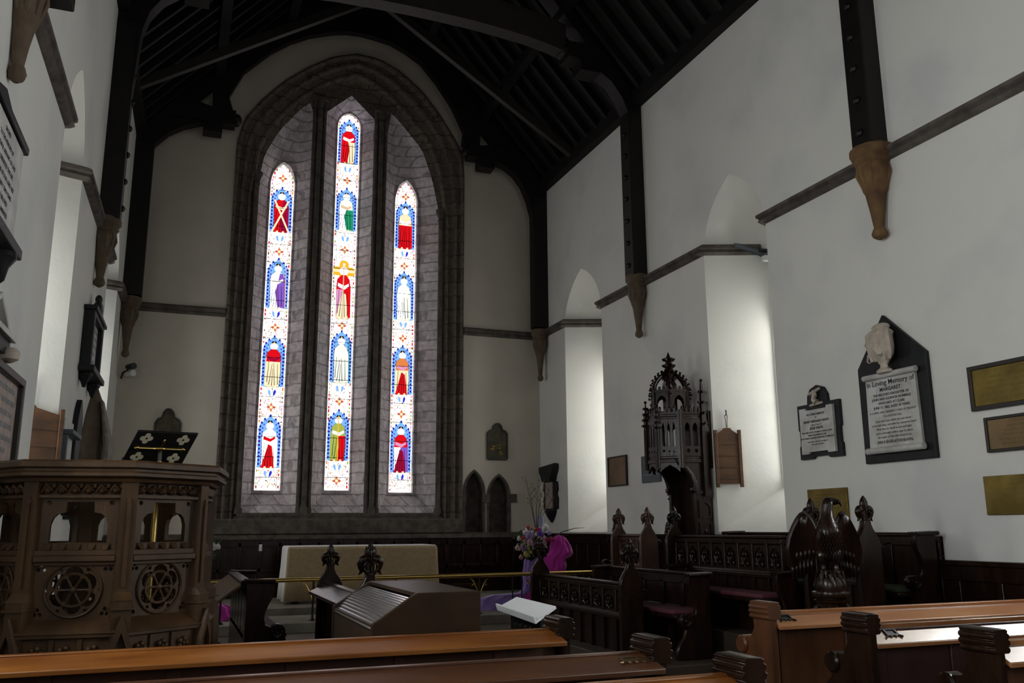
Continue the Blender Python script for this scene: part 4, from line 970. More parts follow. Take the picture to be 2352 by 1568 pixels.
# platforms under the stalls
mb = MB(); mb.box(4.72, 6.0, 8.4, 12.6, 0, .13); struct('trim_22', mb, floor_m, bevel=.01)
mb = MB(); mb.box(5.9, RX-.06, 6.6, 13.3, 0, .40); struct('trim_23', mb, floor_m, bevel=.01)
desk('front desk of the south choir stalls, carved with a row of small tracery panels', 4.98, 9.25, 11.95, .92, .0, 1.385, 1, 8, .55, .80, leafy=(1, 1))
bench('panelled choir bench with plum seat just behind the front south desk', 5.68, 8.72, 11.1, 1.03, .13, .60, 1, 5, cushion=plum)
desk('long raised desk of tracery panels running behind the carved eagle', 6.35, 8.2, 10.5, 1.45, .40, 1.83, 1, 8, 1.03, 1.34, leafy=(1, 0), m=dark, ends=(0, 1))
desk('short raised stall desk between two poppyheads at the far side of the gap', 6.35, 11.22, 12.1, 1.45, .40, 1.84, 1, 3, 1.03, 1.34, m=mat('red_brown_oak', (.06, .026, .015), .35, noise=.4, nscale=9))  # redder, lighter oak than the other desks
desk('short raised desk with a poppyhead directly behind the eagle\'s wings', 6.35, 6.94, 7.72, 1.45, .40, 1.845, 1, 3, 1.03, 1.34)
bench('plum cushioned bench built against the long raised tracery desk', 6.30, 7.98, 10.2, 1.06, .30, .80, 1, 6, cushion=plum, back=False, seatd=.40)
bench('dark high-backed bench with green cushion standing against the south wall dado', RX-.14, 7.22, 10.6, 1.47, .40, .88, 1, 6, cushion=darkgreen, seatd=.5)
t = bench('dark bench end with a rolled cap standing beyond the far poppyheads', RX-.14, 13.3, 14.2, 1.42, .14, .65, 1, 3, cushion=darkgreen, seatd=.5)
# poppyhead stall ends behind the desks
for i, (px, pt, X, lab) in enumerate(((1413, 1198, 6.75, 'low dark poppyhead end at the very far side of the raised stalls'), (1533, 1203, 6.75, 'carved poppyhead end half hidden in front of the throne base'))):
    Y = X/ray(px, pt).x; zt = ray(px, pt).z*Y+CH
    t = thing('stall_end', lab, 'choir stall', (X, Y, .40 if Y < 13.3 else 0)); z0 = t.location.z
    end_panel(t, Matrix.Rotation(.9, 4, 'Z'), .28, zt-z0, 0, dark, 1)
# wall-side panelled seat end near the eagle
# north choir
desk('north choir desk whose two poppyheads stand out against the altar cloth', 1.75, 8.3, 10.5, .95, .0, 1.385, -1, 7, .55, .80, leafy=(1, 0))
bench('north choir bench with round scroll knob beside the pulpit', .74, 9.45, 11.6, 1.04, .0, .48, -1, 5, cushion=plum)

nb = [o for o in bpy.data.objects if o.get('label', '').startswith('north choir bench')][0]
mb = MB(); mb.loft([[(-.05, y, .99), (-.05, y, 1.02), (-.27, y, .86), (-.27, y, .83)] for y in (-.03, 2.1)]); build('book_rest', mb, oak, nb, bevel=.004)
# ================================================================== organ console
t = thing('organ_console', 'brown roll-top organ console with a shining slatted tambour', 'organ console', (1.55, 5.75, 0))
a, b, c = onY(1105, 1355, 5.75), onY(961, 1361, 5.75), onY(854, 1434, 5.75)
xr, xb, xc, zt, zc = a[0]-1.55, b[0]-1.55, c[0]-1.55, 1.14, c[1]
prof = [(xr, 0), (xr, zt), (xb, zt), (xb-.03, zt-.012), (xc+.05, zc+.03), (xc, zc), (xc, .72), (xc+.12, .70), (xc+.12, 0)]
for y in (0, 1.46): mb = MB(); mb.plate(prof, [], y, y+.04); build('side_cheek', mb, consolewood, t, bevel=.008, smooth=0)
mb = MB(); mb.box(xb-.01, xr, .035, 1.465, zt-.03, zt-.002); build('top_board', mb, consolewood, t, bevel=.004)
mb = MB(); mb.box(xr-.03, xr-.002, .04, 1.46, .05, zt-.03); mb.box(xc+.12, xr, .04, 1.46, .05, .12); build('back_board', mb, consolewood, t)
mb = MB(); mb.box(xc+.0, xc+.34, .04, 1.46, .68, .72); mb.box(xc+.01, xc+.04, .04, 1.46, .72, zc-.01); build('key_desk', mb, consolewood, t, bevel=.005)
slat_m = mat('tambour_slats', (.34, .31, .32), .13, .9, spec=1)
N = 13
for k in range(N):
    t0 = (k+.5)/N; x = xb-.03+(xc+.04-xb)*t0; z = zt-.045+(zc-.0-zt)*t0+.02*math.sin(PI*t0)
    mb = MB(); mb.tube([(x, .035, z), (x, 1.465, z)], .0165, 8); build('tambour_slat', mb, slat_m, t)

# white sloped display desk on a black pierced stand
t = thing('music_desk', 'white sloping desk top with a front ledge on a black pierced stand', 'music stand', (2.5, 6.35, 0))
TL, TR_, BR_, BL = [Vector(p)-Vector((2.5, 6.35, 0)) for p in ((2.62, 6.78, 1.012), (2.62, 6.00, 1.0), (2.44, 5.93, .915), (2.44, 6.72, .945))]
n = (TR_-TL).cross(BL-TL).normalized(); n = n if n.z > 0 else -n
mb = MB(); mb.loft([[p for p in (TL, TR_, BR_, BL)], [p-n*.018 for p in (TL, TR_, BR_, BL)]]); build('desk_top', mb, paper, t)
mb = MB(); d = (BL-TL).normalized(); mb.loft([[BL, BR_, BR_+n*.03, BL+n*.03], [BL+d*.015, BR_+d*.015, BR_+d*.015+n*.03, BL+d*.015+n*.03]]); mb.loft([[BL-n*.02, BR_-n*.02, BR_, BL], [BL-n*.02+d*.015, BR_-n*.02+d*.015, BR_+d*.015, BL+d*.015]]); build('ledge', mb, paper, t)
mb = MB(); mb.box(-.03, .10, -.28, .28, .0, .04); mb.box(.01, .06, -.26, .26, .04, .60)
mb.plate(rect(-.30, .30, .60, .90), [circ(-.2+.1*i, .66+.09*j, .022, 6) for i in range(5) for j in range(3)], .02, .05, 'x'); build('pierced_stand', mb, iron, t)

# ================================================================== eagle lectern
eag = thing('eagle_lectern', 'dark carved eagle lectern standing on a globe above a turned column', 'lectern', (5.50, 6.5, 0), math.radians(-24))
def ringE(c, rx, ry, tilt=0, n=14):
    M = Matrix.Rotation(tilt, 4, 'X')
    return [Vector(c)+(M @ Vector((rx*math.cos(2*PI*k/n), ry*math.sin(2*PI*k/n), 0))) for k in range(n)]
mb = MB()
mb.loft([ringE((0, .07, 1.24), .03, .03), ringE((0, .06, 1.27), .075, .075), ringE((0, .02, 1.34), .115, .115), ringE((0, -.02, 1.42), .125, .125), ringE((0, -.045, 1.50), .11, .115), ringE((.0, -.045, 1.57), .085, .09), ringE((.005, -.03, 1.635), .062, .066),
         ringE((.01, -.02, 1.69), .055, .06), ringE((.018, -.02, 1.735), .056, .062), ringE((.025, -.02, 1.775), .050, .056), ringE((.03, -.02, 1.80), .030, .036), ringE((.03, -.02, 1.81), .006, .008)])
mb.tube([(0, .08, 1.25), (0, .16, 1.10), (0, .20, .96)], [.07, .065, .02], 8)
body = build('body', mb, dark, eag, smooth=60)
mb = MB(); mb.tube([(.065, -.035, 1.762), (.105, -.045, 1.768), (.128, -.05, 1.752), (.132, -.052, 1.722)], [.030, .026, .016, .004], 8); build('beak', mb, dark, body)
for s in (-1, 1): mb = MB(); mb.ell((.06, -.02+s*.045, 1.775), .010, 8, 5); mb.tube([(.03, -.02+s*.05, 1.795), (.08, -.03+s*.045, 1.785)], .008, 5); build('eye', mb, iron, body)
mb = MB(); rn = random.Random(3)
for j in range(9):
    z = 1.30+.035*j
    for k in range(9):
        a = -PI/2+(-.9+1.8*k/8)+.1*(j % 2); r = .118 if z < 1.5 else .118-(z-1.5)*.45; cy = -.02-.025*min(1, (z-1.3)/.2)
        mb.tube([(r*math.cos(a), cy+r*1.02*math.sin(a), z), (r*1.03*math.cos(a), cy+r*1.05*math.sin(a), z-.03), (r*.99*math.cos(a), cy+r*1.0*math.sin(a), z-.05)], [.003, .006, .001], 5)
build('breast_feathers', mb, dark, body)
for s in (-1, 1):
    # broad wing held half open behind the body, long flight feathers lapping down its face
    up = [(.05, .05, 1.44), (.08, .04, 1.56), (.12, .05, 1.65), (.155, .06, 1.69), (.19, .075, 1.69), (.235, .09, 1.64), (.28, .11, 1.56), (.32, .13, 1.46), (.345, .145, 1.35), (.34, .16, 1.24), (.30, .18, 1.14), (.24, .20, 1.08), (.17, .20, 1.09), (.11, .16, 1.20), (.06, .10, 1.32)]
    mb = MB(); cen = Vector((.21, .10, 1.40))
    outs = []
    for off, k in ((-.012, .55), (-.03, .85), (.0, 1), (.03, .9), (.03, .3)):
        outs.append([(s*(cen.x+(p[0]-cen.x)*k), p[1]*k+cen.y*(1-k)+off-(.035 if k < .9 and off < 0 else 0), cen.z+(p[2]-cen.z)*k) for p in resample(up+[up[0]], 31)[:-1]])
    mb.loft(outs)
    wg = build('wing', mb, dark, eag, smooth=75)
    mb = MB()
    for r_, (n_, zt_, ln, xa, xb2) in enumerate(((6, 1.40, .17, .10, .28), (6, 1.29, .17, .12, .28))):
        for k in range(n_):
            x0 = xa+(xb2-xa)/(n_-1)*k; yy = .052+.25*(x0-.05)+.018*r_
            mb.stube([(s*x0, yy+.01, zt_-.006*k), (s*(x0+.010), yy-.004, zt_-ln*.5-.01*k), (s*(x0+.004), yy+.02, zt_-ln-.01*k)], [.010, .016, .003], 6)
    build('flight_feathers', mb, dark, wg)
    mb = MB(); mb.stube([(s*.05, .03, 1.36), (s*.06, -.03, 1.29), (s*.055, -.01, 1.22), (s*.055, -.02, 1.16)], [.058, .05, .026, .022], 8)
    for k in (-1, 0, 1): mb.tube([(s*.055, -.03, 1.17), (s*.055+k*.03, -.075, 1.155), (s*.055+k*.035, -.10, 1.10)], [.018, .016, .006], 6)
    build('leg', mb, dark, eag)
mb = MB(); mb.lathe([(.04, 1.17), (.085, 1.15), (.125, 1.10), (.14, 1.04), (.135, .99)], 18)
for k in range(9): a = 2*PI*k/9; mb.tube([(.05*math.cos(a), .05*math.sin(a), 1.17), (.11*math.cos(a+.25), .11*math.sin(a+.25), 1.13), (.145*math.cos(a+.5), .145*math.sin(a+.5), 1.03)], [.008, .018, .008], 5)
build('globe', mb, dark, eag)
mb = MB(); mb.lathe([(.13, .995), (.165, .985), (.17, .965), (.165, .945), (.12, .935), (.12, .925), (.15, .915), (.145, .895), (.12, .885), (.11, .80), (.125, .74), (.08, .70), (.07, .4), (.09, .3), (.2, .24), (.21, .2)], 18)
for k in range(8): a = 2*PI*k/8; mb.tube([(.115*math.cos(a), .115*math.sin(a), .88), (.155*math.cos(a), .155*math.sin(a), .83), (.12*math.cos(a+.2), .12*math.sin(a+.2), .76)], [.012, .028, .008], 5)
build('column', mb, dark, eag)
mb = MB(); mb.lathe([(.3, 0), (.3, .08), (.24, .12), (.22, .2)], 8); build('foot', mb, dark, eag, bevel=.008)

# ================================================================== bishop's throne (local: front is -y, x to the viewer's right = towards the camera)
TY = 11.85
thr = thing('bishop_throne', 'tall dark carved bishop\'s throne with a crocketed gothic canopy and spire', 'throne', (RX, TY, .40), -PI/2)
def Z(z): return z-.40
mb = MB(); mb.box(-.38, .38, -.10, -.01, 0, Z(3.3)); build('back_panel', mb, dark, thr, bevel=.008)
for s in (-1, 1):
    mb = MB()
    side = [(-.30, 0), (-.02, 0), (-.02, Z(2.55)), (-.62, Z(2.55)), (-.58, Z(2.46)), (-.50, Z(2.43)), (-.42, Z(2.36)), (-.36, Z(2.26)), (-.33, Z(2.16)), (-.36, Z(2.13)), (-.36, Z(2.09)), (-.30, Z(2.05))]
    mb.plate(side, [], s*.36-.035, s*.36+.035, 'x'); ch = build('side_cheek', mb, dark, thr, bevel=.004, smooth=20)
    mb = MB(); xo = s*.395
    for dz in (0, .03, .06): mb.tube([(xo, -.33-dz*.3-.27*math.cos(q*PI/12)**1+.0, Z(2.14+dz+.30*math.sin(q*PI/12))) for q in range(0, 0)] or [(xo, -.58+dz*.5, Z(2.48)), (xo, -.46+dz*.5, Z(2.44-dz*.2)), (xo, -.38+dz*.6, Z(2.34)), (xo, -.33+dz*.8, Z(2.2)), (xo, -.32+dz, Z(2.08))], .010, 5)
    mb.box(min(xo, xo+s*.03), max(xo, xo+s*.03), -.31, -.03, Z(2.04), Z(2.08)); mb.box(min(xo, xo+s*.02), max(xo, xo+s*.02), -.31, -.03, Z(1.97), Z(2.0))
    y0 = -.27
    mb.plate(rect(y0, y0+.22, Z(1.68), Z(1.94)), [lancet(y0+.03, y0+.19, Z(1.71), Z(1.81), Z(1.91), 4)], xo, xo+s*.02, 'x')
    mb.plate(rect(y0, y0+.22, Z(1.0), Z(1.62)), [rect(y0+.03, y0+.19, Z(1.03), Z(1.59))], xo, xo+s*.02, 'x')
    for q in range(4): mb.ell((xo+s*.008, y0+.11, Z(1.12+.12*q)), (.012, .03, .04), 6, 4)
    build('carved_tracery', mb, dark, ch)
mb = MB(); mb.box(-.33, .33, -.55, -.1, 0, Z(.86)); mb.box(-.33, .33, -.60, -.1, Z(.86), Z(.91)); build('seat', mb, dark, thr, bevel=.01)
# canopy plan
PL = [(-.40, -.02), (-.40, -.53), (-.16, -.78), (.16, -.78), (.40, -.53), (.40, -.02)]
def canopy(mb, e, z0, z1): P = [(x*(1+e), y-(.0 if y > -.1 else e*.6)) for x, y in PL]; mb.plate(P, [], z0, z1, 'z')
mb = MB(); canopy(mb, .05, Z(2.50), Z(2.56)); canopy(mb, .02, Z(2.56), Z(2.60)); build('canopy_floor', mb, dark, thr, bevel=.008)
mb = MB(); canopy(mb, .03, Z(3.16), Z(3.20)); canopy(mb, .0, Z(3.20), Z(3.24)); build('cornice', mb, dark, thr, bevel=.008)
for i, ((ax_, ay), (bx, by)) in enumerate(zip(PL, PL[1:])):
    A, B_ = Vector((ax_, ay, 0)), Vector((bx, by, 0)); L = (B_-A).length; u = (B_-A)/L
    M = Matrix(((u.x, -u.y, 0, A.x), (u.y, u.x, 0, A.y), (0, 0, 1, 0), (0, 0, 0, 1)))
    mb = MB(); mb.M = M; nl = 3; lw = (L-.10)/nl
    holes = [lancet(.05+lw*k+.022, .05+lw*(k+1)-.022, Z(2.75), Z(3.02), Z(3.11), 4) for k in range(nl)] + [circ(.05+lw*(k+.5), Z(2.68), lw*.24, 8) for k in range(nl)]
    mb.plate(rect(0, L, Z(2.60), Z(3.16)), holes, -.02, .02)
    for x in (0, L): mb.box(x-.03, x+.03, -.04, .03, Z(2.42), Z(3.30))
    f = build('arcade', mb, dark, thr, smooth=20)
    mb = MB(); mb.M = M
    k = 0
    while .04+k*.075 < L-.02: mb.box(.03+k*.075, .065+k*.075, -.015, .015, Z(3.24), Z(3.33)); mb.ell((.047+k*.075, 0, Z(3.34)), .022, 6, 4); k += 1
    mb.box(.0, L, -.012, .012, Z(3.24), Z(3.27)); build('cresting', mb, dark, f)
    if i in (1, 2, 3):
        mb = MB(); mb.M = M; mb.plate([(.02, Z(2.5)), (.02, Z(2.36)), (L*.25, Z(2.42)), (L*.5, Z(2.47)), (L*.75, Z(2.42)), (L-.02, Z(2.36)), (L-.02, Z(2.5))], [], -.02, .02); build('pendant_arch', mb, dark, f, smooth=0)
def pinnacle(x, y, z0, z1, r, par, name='pinnacle'):
    mb = MB(); mb.box(x-r, x+r, y-r, y+r, Z(z0), Z(z1)-.42*(z1-z0)); zb = z1-.42*(z1-z0)
    mb.lathe([(r*1.35, Z(zb)), (r*1.2, Z(zb+.03)), (r*.3, Z(z1-.04)), (.003, Z(z1))], 4, (x, y, 0), a0=PI/4)
    nn = 4
    for k in range(nn):
        z = zb+.04+(z1-zb-.1)*k/nn; q = r*1.15*(1-k/nn)+.02
        for a in range(4): mb.box(x+q*math.cos(a*PI/2)-.018, x+q*math.cos(a*PI/2)+.018, y+q*math.sin(a*PI/2)-.018, y+q*math.sin(a*PI/2)+.018, Z(z), Z(z+.035))
    mb.ell((x, y, Z(z1-.03)), .025, 6, 4); build(name, mb, dark, par)
pinnacle(.40, -.12, 2.0, 3.80, .055, thr); pinnacle(-.40, -.55, 2.5, 3.5, .03, thr); pinnacle(-.17, -.79, 2.4, 3.5, .03, thr); pinnacle(.17, -.79, 2.4, 3.40, .03, thr)
# lantern stage and ribbed dome
CX, CYY, LRAD = 0, -.44, .29
hexp = [(CX+LRAD*math.cos(PI/6+PI/3*k)*1.0, CYY+LRAD*math.sin(PI/6+PI/3*k)) for k in range(6)]
for k in range(6):
    A, B_ = Vector((*hexp[k], 0)), Vector((*hexp[(k+1) % 6], 0)); L = (B_-A).length; u = (B_-A)/L
    M = Matrix(((u.x, -u.y, 0, A.x), (u.y, u.x, 0, A.y), (0, 0, 1, 0), (0, 0, 0, 1)))
    mb = MB(); mb.M = M; mb.plate(rect(0, L, Z(3.24), Z(3.62)), [lancet(.06, L-.06, Z(3.30), Z(3.44), Z(3.55), 5)], -.015, .015)
    mb.box(-.03, .03, -.04, .02, Z(3.20), Z(3.66)); mb.box(0, L, -.03, .03, Z(3.60), Z(3.64))
    q = 0
    while .04+q*.07 < L: mb.box(.02+q*.07, .05+q*.07, -.012, .012, Z(3.64), Z(3.69)); q += 1
    build('lantern_face', mb, dark, thr, smooth=20)
    mb = MB(); a = PI/6+PI/3*k; pts = []
    for j in range(9):
        th = j/8*PI/2*.96; pts.append((CX+(LRAD+.02)*math.cos(th)**.9*math.cos(a), CYY+(LRAD+.02)*math.cos(th)**.9*math.sin(a), Z(3.52+.40*math.sin(th))))
    mb.tube(pts, [.026]*9, 6)
    for j in range(8):
        th = (j+.3)/8*PI/2; rr = LRAD+.02; c = Vector((CX+rr*math.cos(th)**.9*math.cos(a), CYY+rr*math.cos(th)**.9*math.sin(a), Z(3.52+.40*math.sin(th))))
        dn = Vector((math.cos(th)*math.cos(a), math.cos(th)*math.sin(a), math.sin(th)))
        mb.tube([c, c+dn*.04, c+dn*.07], [.013, .013, .024], 5)
    build('crocketed_rib', mb, dark, thr)
mb = MB(); mb.lathe([(LRAD*.98, Z(3.24)), (LRAD*.3, Z(3.26)), (.15, Z(3.3))], 6, (CX, CYY, 0)); mb.lathe([(.11, Z(3.24)), (.11, Z(3.75)), (.06, Z(3.86))], 6, (CX, CYY, 0)); build('lantern_core', mb, dark, thr)
mb = MB(); mb.lathe([(.12, Z(3.82)), (.11, Z(3.9)), (.075, Z(3.95)), (.06, Z(4.05)), (.03, Z(4.2)), (.004, Z(4.27))], 8, (CX, CYY, 0))
for z, r in ((3.93, .115), (4.03, .095), (4.13, .09)):
    for a in range(6): mb.tube([(CX, CYY, Z(z)), (CX+r*.8*math.cos(a*PI/3), CYY+r*.8*math.sin(a*PI/3), Z(z+.01)), (CX+r*math.cos(a*PI/3), CYY+r*math.sin(a*PI/3), Z(z+.035))], [.03, .022, .024], 5)
build('spire', mb, dark, thr)

# ================================================================== altar, rail, flowers
t = thing('altar', 'long altar table standing on the top step below the great window', 'altar', (3.33, 16.78, .26))
mb = MB(); mb.box(-1.32, 1.32, -.44, .44, .90, .97); build('table_top', mb, dark, t, bevel=.01)
for sx in (-1, 1):
    for sy in (-1, 1): mb = MB(); mb.box(sx*1.2-.06, sx*1.2+.06, sy*.34-.06, sy*.34+.06, 0, .90); build('leg', mb, dark, t, bevel=.01)
cl = thing('altar_cloth', 'ivory altar frontal with white linen edge falling to the step', 'altar cloth', (3.33, 16.78, .26))
mb = MB(); mb.box(-1.35, 1.35, -.46, .46, .975, .995); top = build('linen_top', mb, linen_w, cl, bevel=.012)
mb = MB(); n = 60
loops = []
for z, fl in ((.98, 0), (.93, .02), (.7, .03), (.4, .05), (.05, .075)):
    L = []
    for i in range(n+1):
        u = -1.36+2.72*i/n; edge = max(0, (abs(u)-1.05)/.31)
        L.append((u+math.copysign(fl*edge*.8, u), -.475-fl*(.35+.3*math.sin(u*9)*(1-z)+.9*edge*(1-z)*math.cos(u*14)), z))
    loops.append(L)
mb.loft(loops, cap=False, closed=False); o = build('frontal', mb, linen, cl, smooth=80)
so = o.modifiers.new('t', 'SOLIDIFY'); so.thickness = .006
for sx in (-1, 1):
    mb = MB(); loops = []
    for z, fl in ((.98, 0), (.93, .02), (.7, .03), (.4, .05), (.05, .07)):
        loops.append([(sx*(1.36+fl*(.6+.6*math.sin(v*10))), -.475+.94*v-fl*.3*(1-v), z) for v in [i/16 for i in range(17)]])
    mb.loft(loops, cap=False, closed=False); o = build('side_fall', mb, linen_w, cl, smooth=80); o.modifiers.new('t', 'SOLIDIFY').thickness = .006
rail = thing('altar_rail', 'polished brass altar rail on thin black iron posts', 'altar rail', (3.9, 14.55, .14))
mb = MB(); mb.tube([(-3.4, 0, .63), (3.35, 0, .63)], .034, 10); build('brass_rail', mb, brass, rail)
for x in (.78, 2.17, 3.5, 4.95, 5.95, 6.9):
    mb = MB(); mb.tube([(x-3.9, 0, 0), (x-3.9, 0, .62)], .017, 8); mb.lathe([(.06, 0), (.05, .02), (.02, .05)], 10, (x-3.9, 0, 0)); ps = build('post', mb, iron, rail)
    for q in (-1, 1):
        mb = MB(); mb.tube([(x-3.9, 0, .30), (x-3.9+q*.06, 0, .44), (x-3.9+q*.12, 0, .55), (x-3.9+q*.17, 0, .585)], [.008, .012, .012, .004], 5); mb.tube([(x-3.9+q*.07, 0, .46), (x-3.9+q*.12, 0, .48), (x-3.9+q*.14, 0, .46)], [.006, .010, .003], 5); build('leaf_scroll', mb, brass, ps)
for x0 in (.98, 1.16, 5.55, 5.72): mb = MB(); mb.tube([(x0-3.9, 0, 0), (x0-3.9, 0, .60)], .012, 6); build('baluster', mb, iron, rail)
FM_ = {}
for nme, c in (('scarlet', (.55, .03, .02)), ('lilac_bloom', (.42, .30, .72)), ('violet', (.20, .07, .55)), ('pale_pink', (.72, .48, .55)), ('white_bloom', (.75, .72, .72)), ('yellow', (.65, .55, .18)), ('lime_leaf', (.30, .36, .09)), ('dark_leaf', (.05, .09, .035)), ('blush', (.55, .30, .33)), ('wine', (.42, .03, .12)), ('twig', (.10, .07, .05))): FM_[nme] = mat(nme, c, .7)
def flowers(label, x, y, zf, zc, sc_, seed, full=True):
    rn = random.Random(seed)
    t = thing('flower_arrangement', label, 'flower arrangement', (x, y, zf), 0)
    mb = MB(); mb.lathe([(.16, 0), (.15, .03), (.05, .07), (.035, .2), (.035, zc-.42), (.06, zc-.38), (.13, zc-.32), (.15, zc-.22)], 14); build('pedestal', mb, iron, t)
    mb = MB()
    for k in range(80):
        a, r = rn.uniform(0, 2*PI), sc_*rn.uniform(.1, .9); z = zc+sc_*rn.uniform(-.65, .45)
        c = Vector((r*math.cos(a), r*.5*math.sin(a), z)); d = Vector((math.cos(a), math.sin(a)*.6, rn.uniform(-.5, .9)))*rn.uniform(.06, .12)
        mb.tube([c, c+d*.5+Vector((0, 0, .015)), c+d], [.004, .024, .003], 4)
    build('dark_leaves', mb, FM_['dark_leaf'], t)
    mb = MB()
    for k in range(40):
        z = zc-sc_*rn.uniform(-.1, .95); xx = -sc_*rn.uniform(.2, .6); mb.ell((xx, -.1-rn.uniform(0, .1), z), (.03, .025, .035), 5, 4)
    build('lime_foliage', mb, FM_['lime_leaf'], t)
    spec = [('scarlet', -.30, .62, .05), ('scarlet', .12, .5, .05), ('scarlet', .32, .5, .045), ('white_bloom', -.52, .38, .085), ('lilac_bloom', -.34, .20, .10), ('scarlet', -.66, .05, .055), ('pale_pink', -.22, -.14, .095), ('violet', .42, .34, .10), ('violet', .30, .30, .07), ('white_bloom', .66, .56, .12), ('white_bloom', .82, .5, .08), ('yellow', .40, .10, .055), ('blush', .42, -.12, .085), ('blush', .58, -.2, .08), ('wine', .95, -.02, .07), ('wine', 1.18, -.06, .05), ('pale_pink', -.98, -.45, .07), ('pale_pink', -.85, -.5, .055), ('white_bloom', -.9, .03, .06), ('yellow', -.55, -.78, .06), ('yellow', -.12, -.7, .05), ('blush', -.75, -.95, .06), ('lilac_bloom', .9, .3, .06), ('blush', .3, -.35, .06), ('wine', .75, -.05, .05)]
    if not full: spec = [('scarlet', .35, .6, .07), ('white_bloom', .6, .1, .09), ('white_bloom', .95, .15, .06), ('blush', .2, -.35, .08), ('blush', .4, -.2, .07), ('yellow', .1, -1.0, .06), ('pale_pink', -.2, .3, .09), ('scarlet', .15, .4, .06), ('lilac_bloom', -.4, .1, .09)]
    if full: spec = spec+[(rn.choice(['pale_pink', 'blush', 'white_bloom', 'lilac_bloom', 'wine', 'yellow', 'violet', 'lime_leaf']), rn.uniform(-.8, .75), rn.uniform(-.6, .42), rn.uniform(.03, .055)) for _ in range(26)]
    for nm, u, v, r in spec:
        mb = MB(); c = Vector((u*sc_, -.16-rn.uniform(0, .08), zc+v*sc_)); rr = r*.95
        mb.ell(c, (rr*.45, rr*.45, rr*.45), 6, 4)
        for k in range(20):
            a = 2*PI*k/20*1.62*PI; h = -1+2*(k+.5)/20; q = math.sqrt(1-h*h); d = Vector((q*math.cos(a*2), q*math.sin(a*2), h))
            M = d.to_track_quat('Z', 'Y').to_matrix().to_4x4(); mb.ell(c+d*rr*rn.uniform(.45, .75), (rr*.26, rr*.40, rr*.13), 6, 4, M)
        build('bloom', mb, FM_[nm], t)
    return t
f1 = flowers('large mixed flower arrangement with tall twigs and a magenta tulle bow at the altar rail', 6.12, 15.15, .14, 1.22, .33, 5)
mb = MB(); rn = random.Random(9)
for x1, z1 in ((-.20, 1.05), (-.12, .8), (.02, .95), (.13, 1.0), (.25, .9), (.30, .7)):
    p0 = Vector((.13, 0, 1.35)); p1 = Vector((.13+x1*.5, 0, 1.35+z1*.45)); p2 = Vector((.16+x1*1.2, .0, 1.35+z1*.98)); mb.tube([p0, p1, p2], [.008, .006, .003], 4)
    for k in range(4): q = p1.lerp(p2, .2*k+.1); s = rn.choice((-1, 1)); mb.tube([q, q+Vector((s*.09, 0, .11))], [.004, .002], 4); mb.ell(q+Vector((s*.09, 0, .11)), (.010, .01, .013), 5, 4)
mb.tube([(.3, -.1, 1.18), (.6, -.12, 1.34), (.85, -.12, 1.40), (1.05, -.12, 1.41)], [.010, .009, .007, .003], 5); mb.tube([(.5, -.1, 1.27), (.7, -.1, 1.28), (.78, -.1, 1.33)], [.006, .005, .002], 4)
build('twigs', mb, FM_['twig'], f1)
mb = MB(); mb.tube([(.22, .02, 1.42), (.22, .02, 1.63)], .055, 10); build('candle_glass', mb, tulle_mat('candle_glass', (.35, .37, .62), .6), f1)
def tulle(name, pts, m, par, th=.10, seed=1):
    """billowing gathered net: rows across an outline in the xz plane, puffed out in y with soft folds"""
    rn = random.Random(seed); ph = [rn.uniform(0, 6) for _ in range(6)]
    zs_ = [p[1] for p in pts]; z0, z1 = min(zs_)+.004, max(zs_)-.004; nr, nc = 22, 26; mb = MB()
    for s_ in (-1, 1):
        rows = []
        for r in range(nr+1):
            z = z0+(z1-z0)*r/nr; xs = []
            for p, q in zip(pts, pts[1:]+pts[:1]):
                if (p[1]-z)*(q[1]-z) <= 0 and p[1] != q[1]: xs.append(p[0]+(q[0]-p[0])*(z-p[1])/(q[1]-p[1]))
            xa, xb_ = min(xs), max(xs); row = []
            for k in range(nc+1):
                u = -1+2*k/nc; v = -1+2*r/nr; x = (xa+xb_)/2+(xb_-xa)/2*u
                env = math.sqrt(max(0, 1-u*u))*math.sqrt(max(0, 1-v**4))
                fold = .16*math.sin(7*u+3*v+ph[0])+.12*math.sin(13*u-4*v+ph[1])+.10*math.sin(5*v+9*u*v+ph[2])
                row.append((x+.006*math.sin(9*v+ph[3]), s_*th*env*(.8+fold), z+.006*math.sin(8*u+ph[4])))
            rows.append(row)
        mb.loft(rows, cap=False, closed=False)
    return build(name, mb, m, par, smooth=180)
def rel(l, Y, o): return [(onY(x, y, Y)[0]-o[0], onY(x, y, Y)[1]-o[1]) for x, y in l]
O1 = (6.12, .14)
tulle('magenta_bow', rel([(1268, 1240), (1285, 1226), (1300, 1234), (1314, 1252), (1319, 1272), (1312, 1282), (1302, 1283), (1304, 1300), (1301, 1316), (1262, 1317), (1254, 1300), (1250, 1284), (1262, 1268)], 15.1, O1), tulle_m, f1, .13, 2)
tulle('lilac_fall', rel([(1206, 1286), (1214, 1278), (1228, 1274), (1240, 1284), (1236, 1318), (1234, 1350), (1226, 1378), (1204, 1376), (1203, 1340), (1203, 1310)], 15.1, O1), tulle_p, f1, .08, 3)
tulle('lilac_train', rel([(1106, 1376), (1128, 1368), (1150, 1374), (1172, 1382), (1196, 1362), (1215, 1352), (1222, 1370), (1212, 1400), (1180, 1412), (1106, 1412)], 15.0, O1), tulle_p, f1, .12, 4)
tulle('magenta_train', rel([(1188, 1372), (1204, 1362), (1228, 1352), (1240, 1360), (1242, 1400), (1200, 1404), (1184, 1396)], 15.02, O1), tulle_m, f1, .10, 5)
O2_ = (.62, .14)
f2 = flowers('flower arrangement with magenta tulle mostly hidden behind the pulpit', .50, 15.15, .14, 1.12, .22, 6, False)
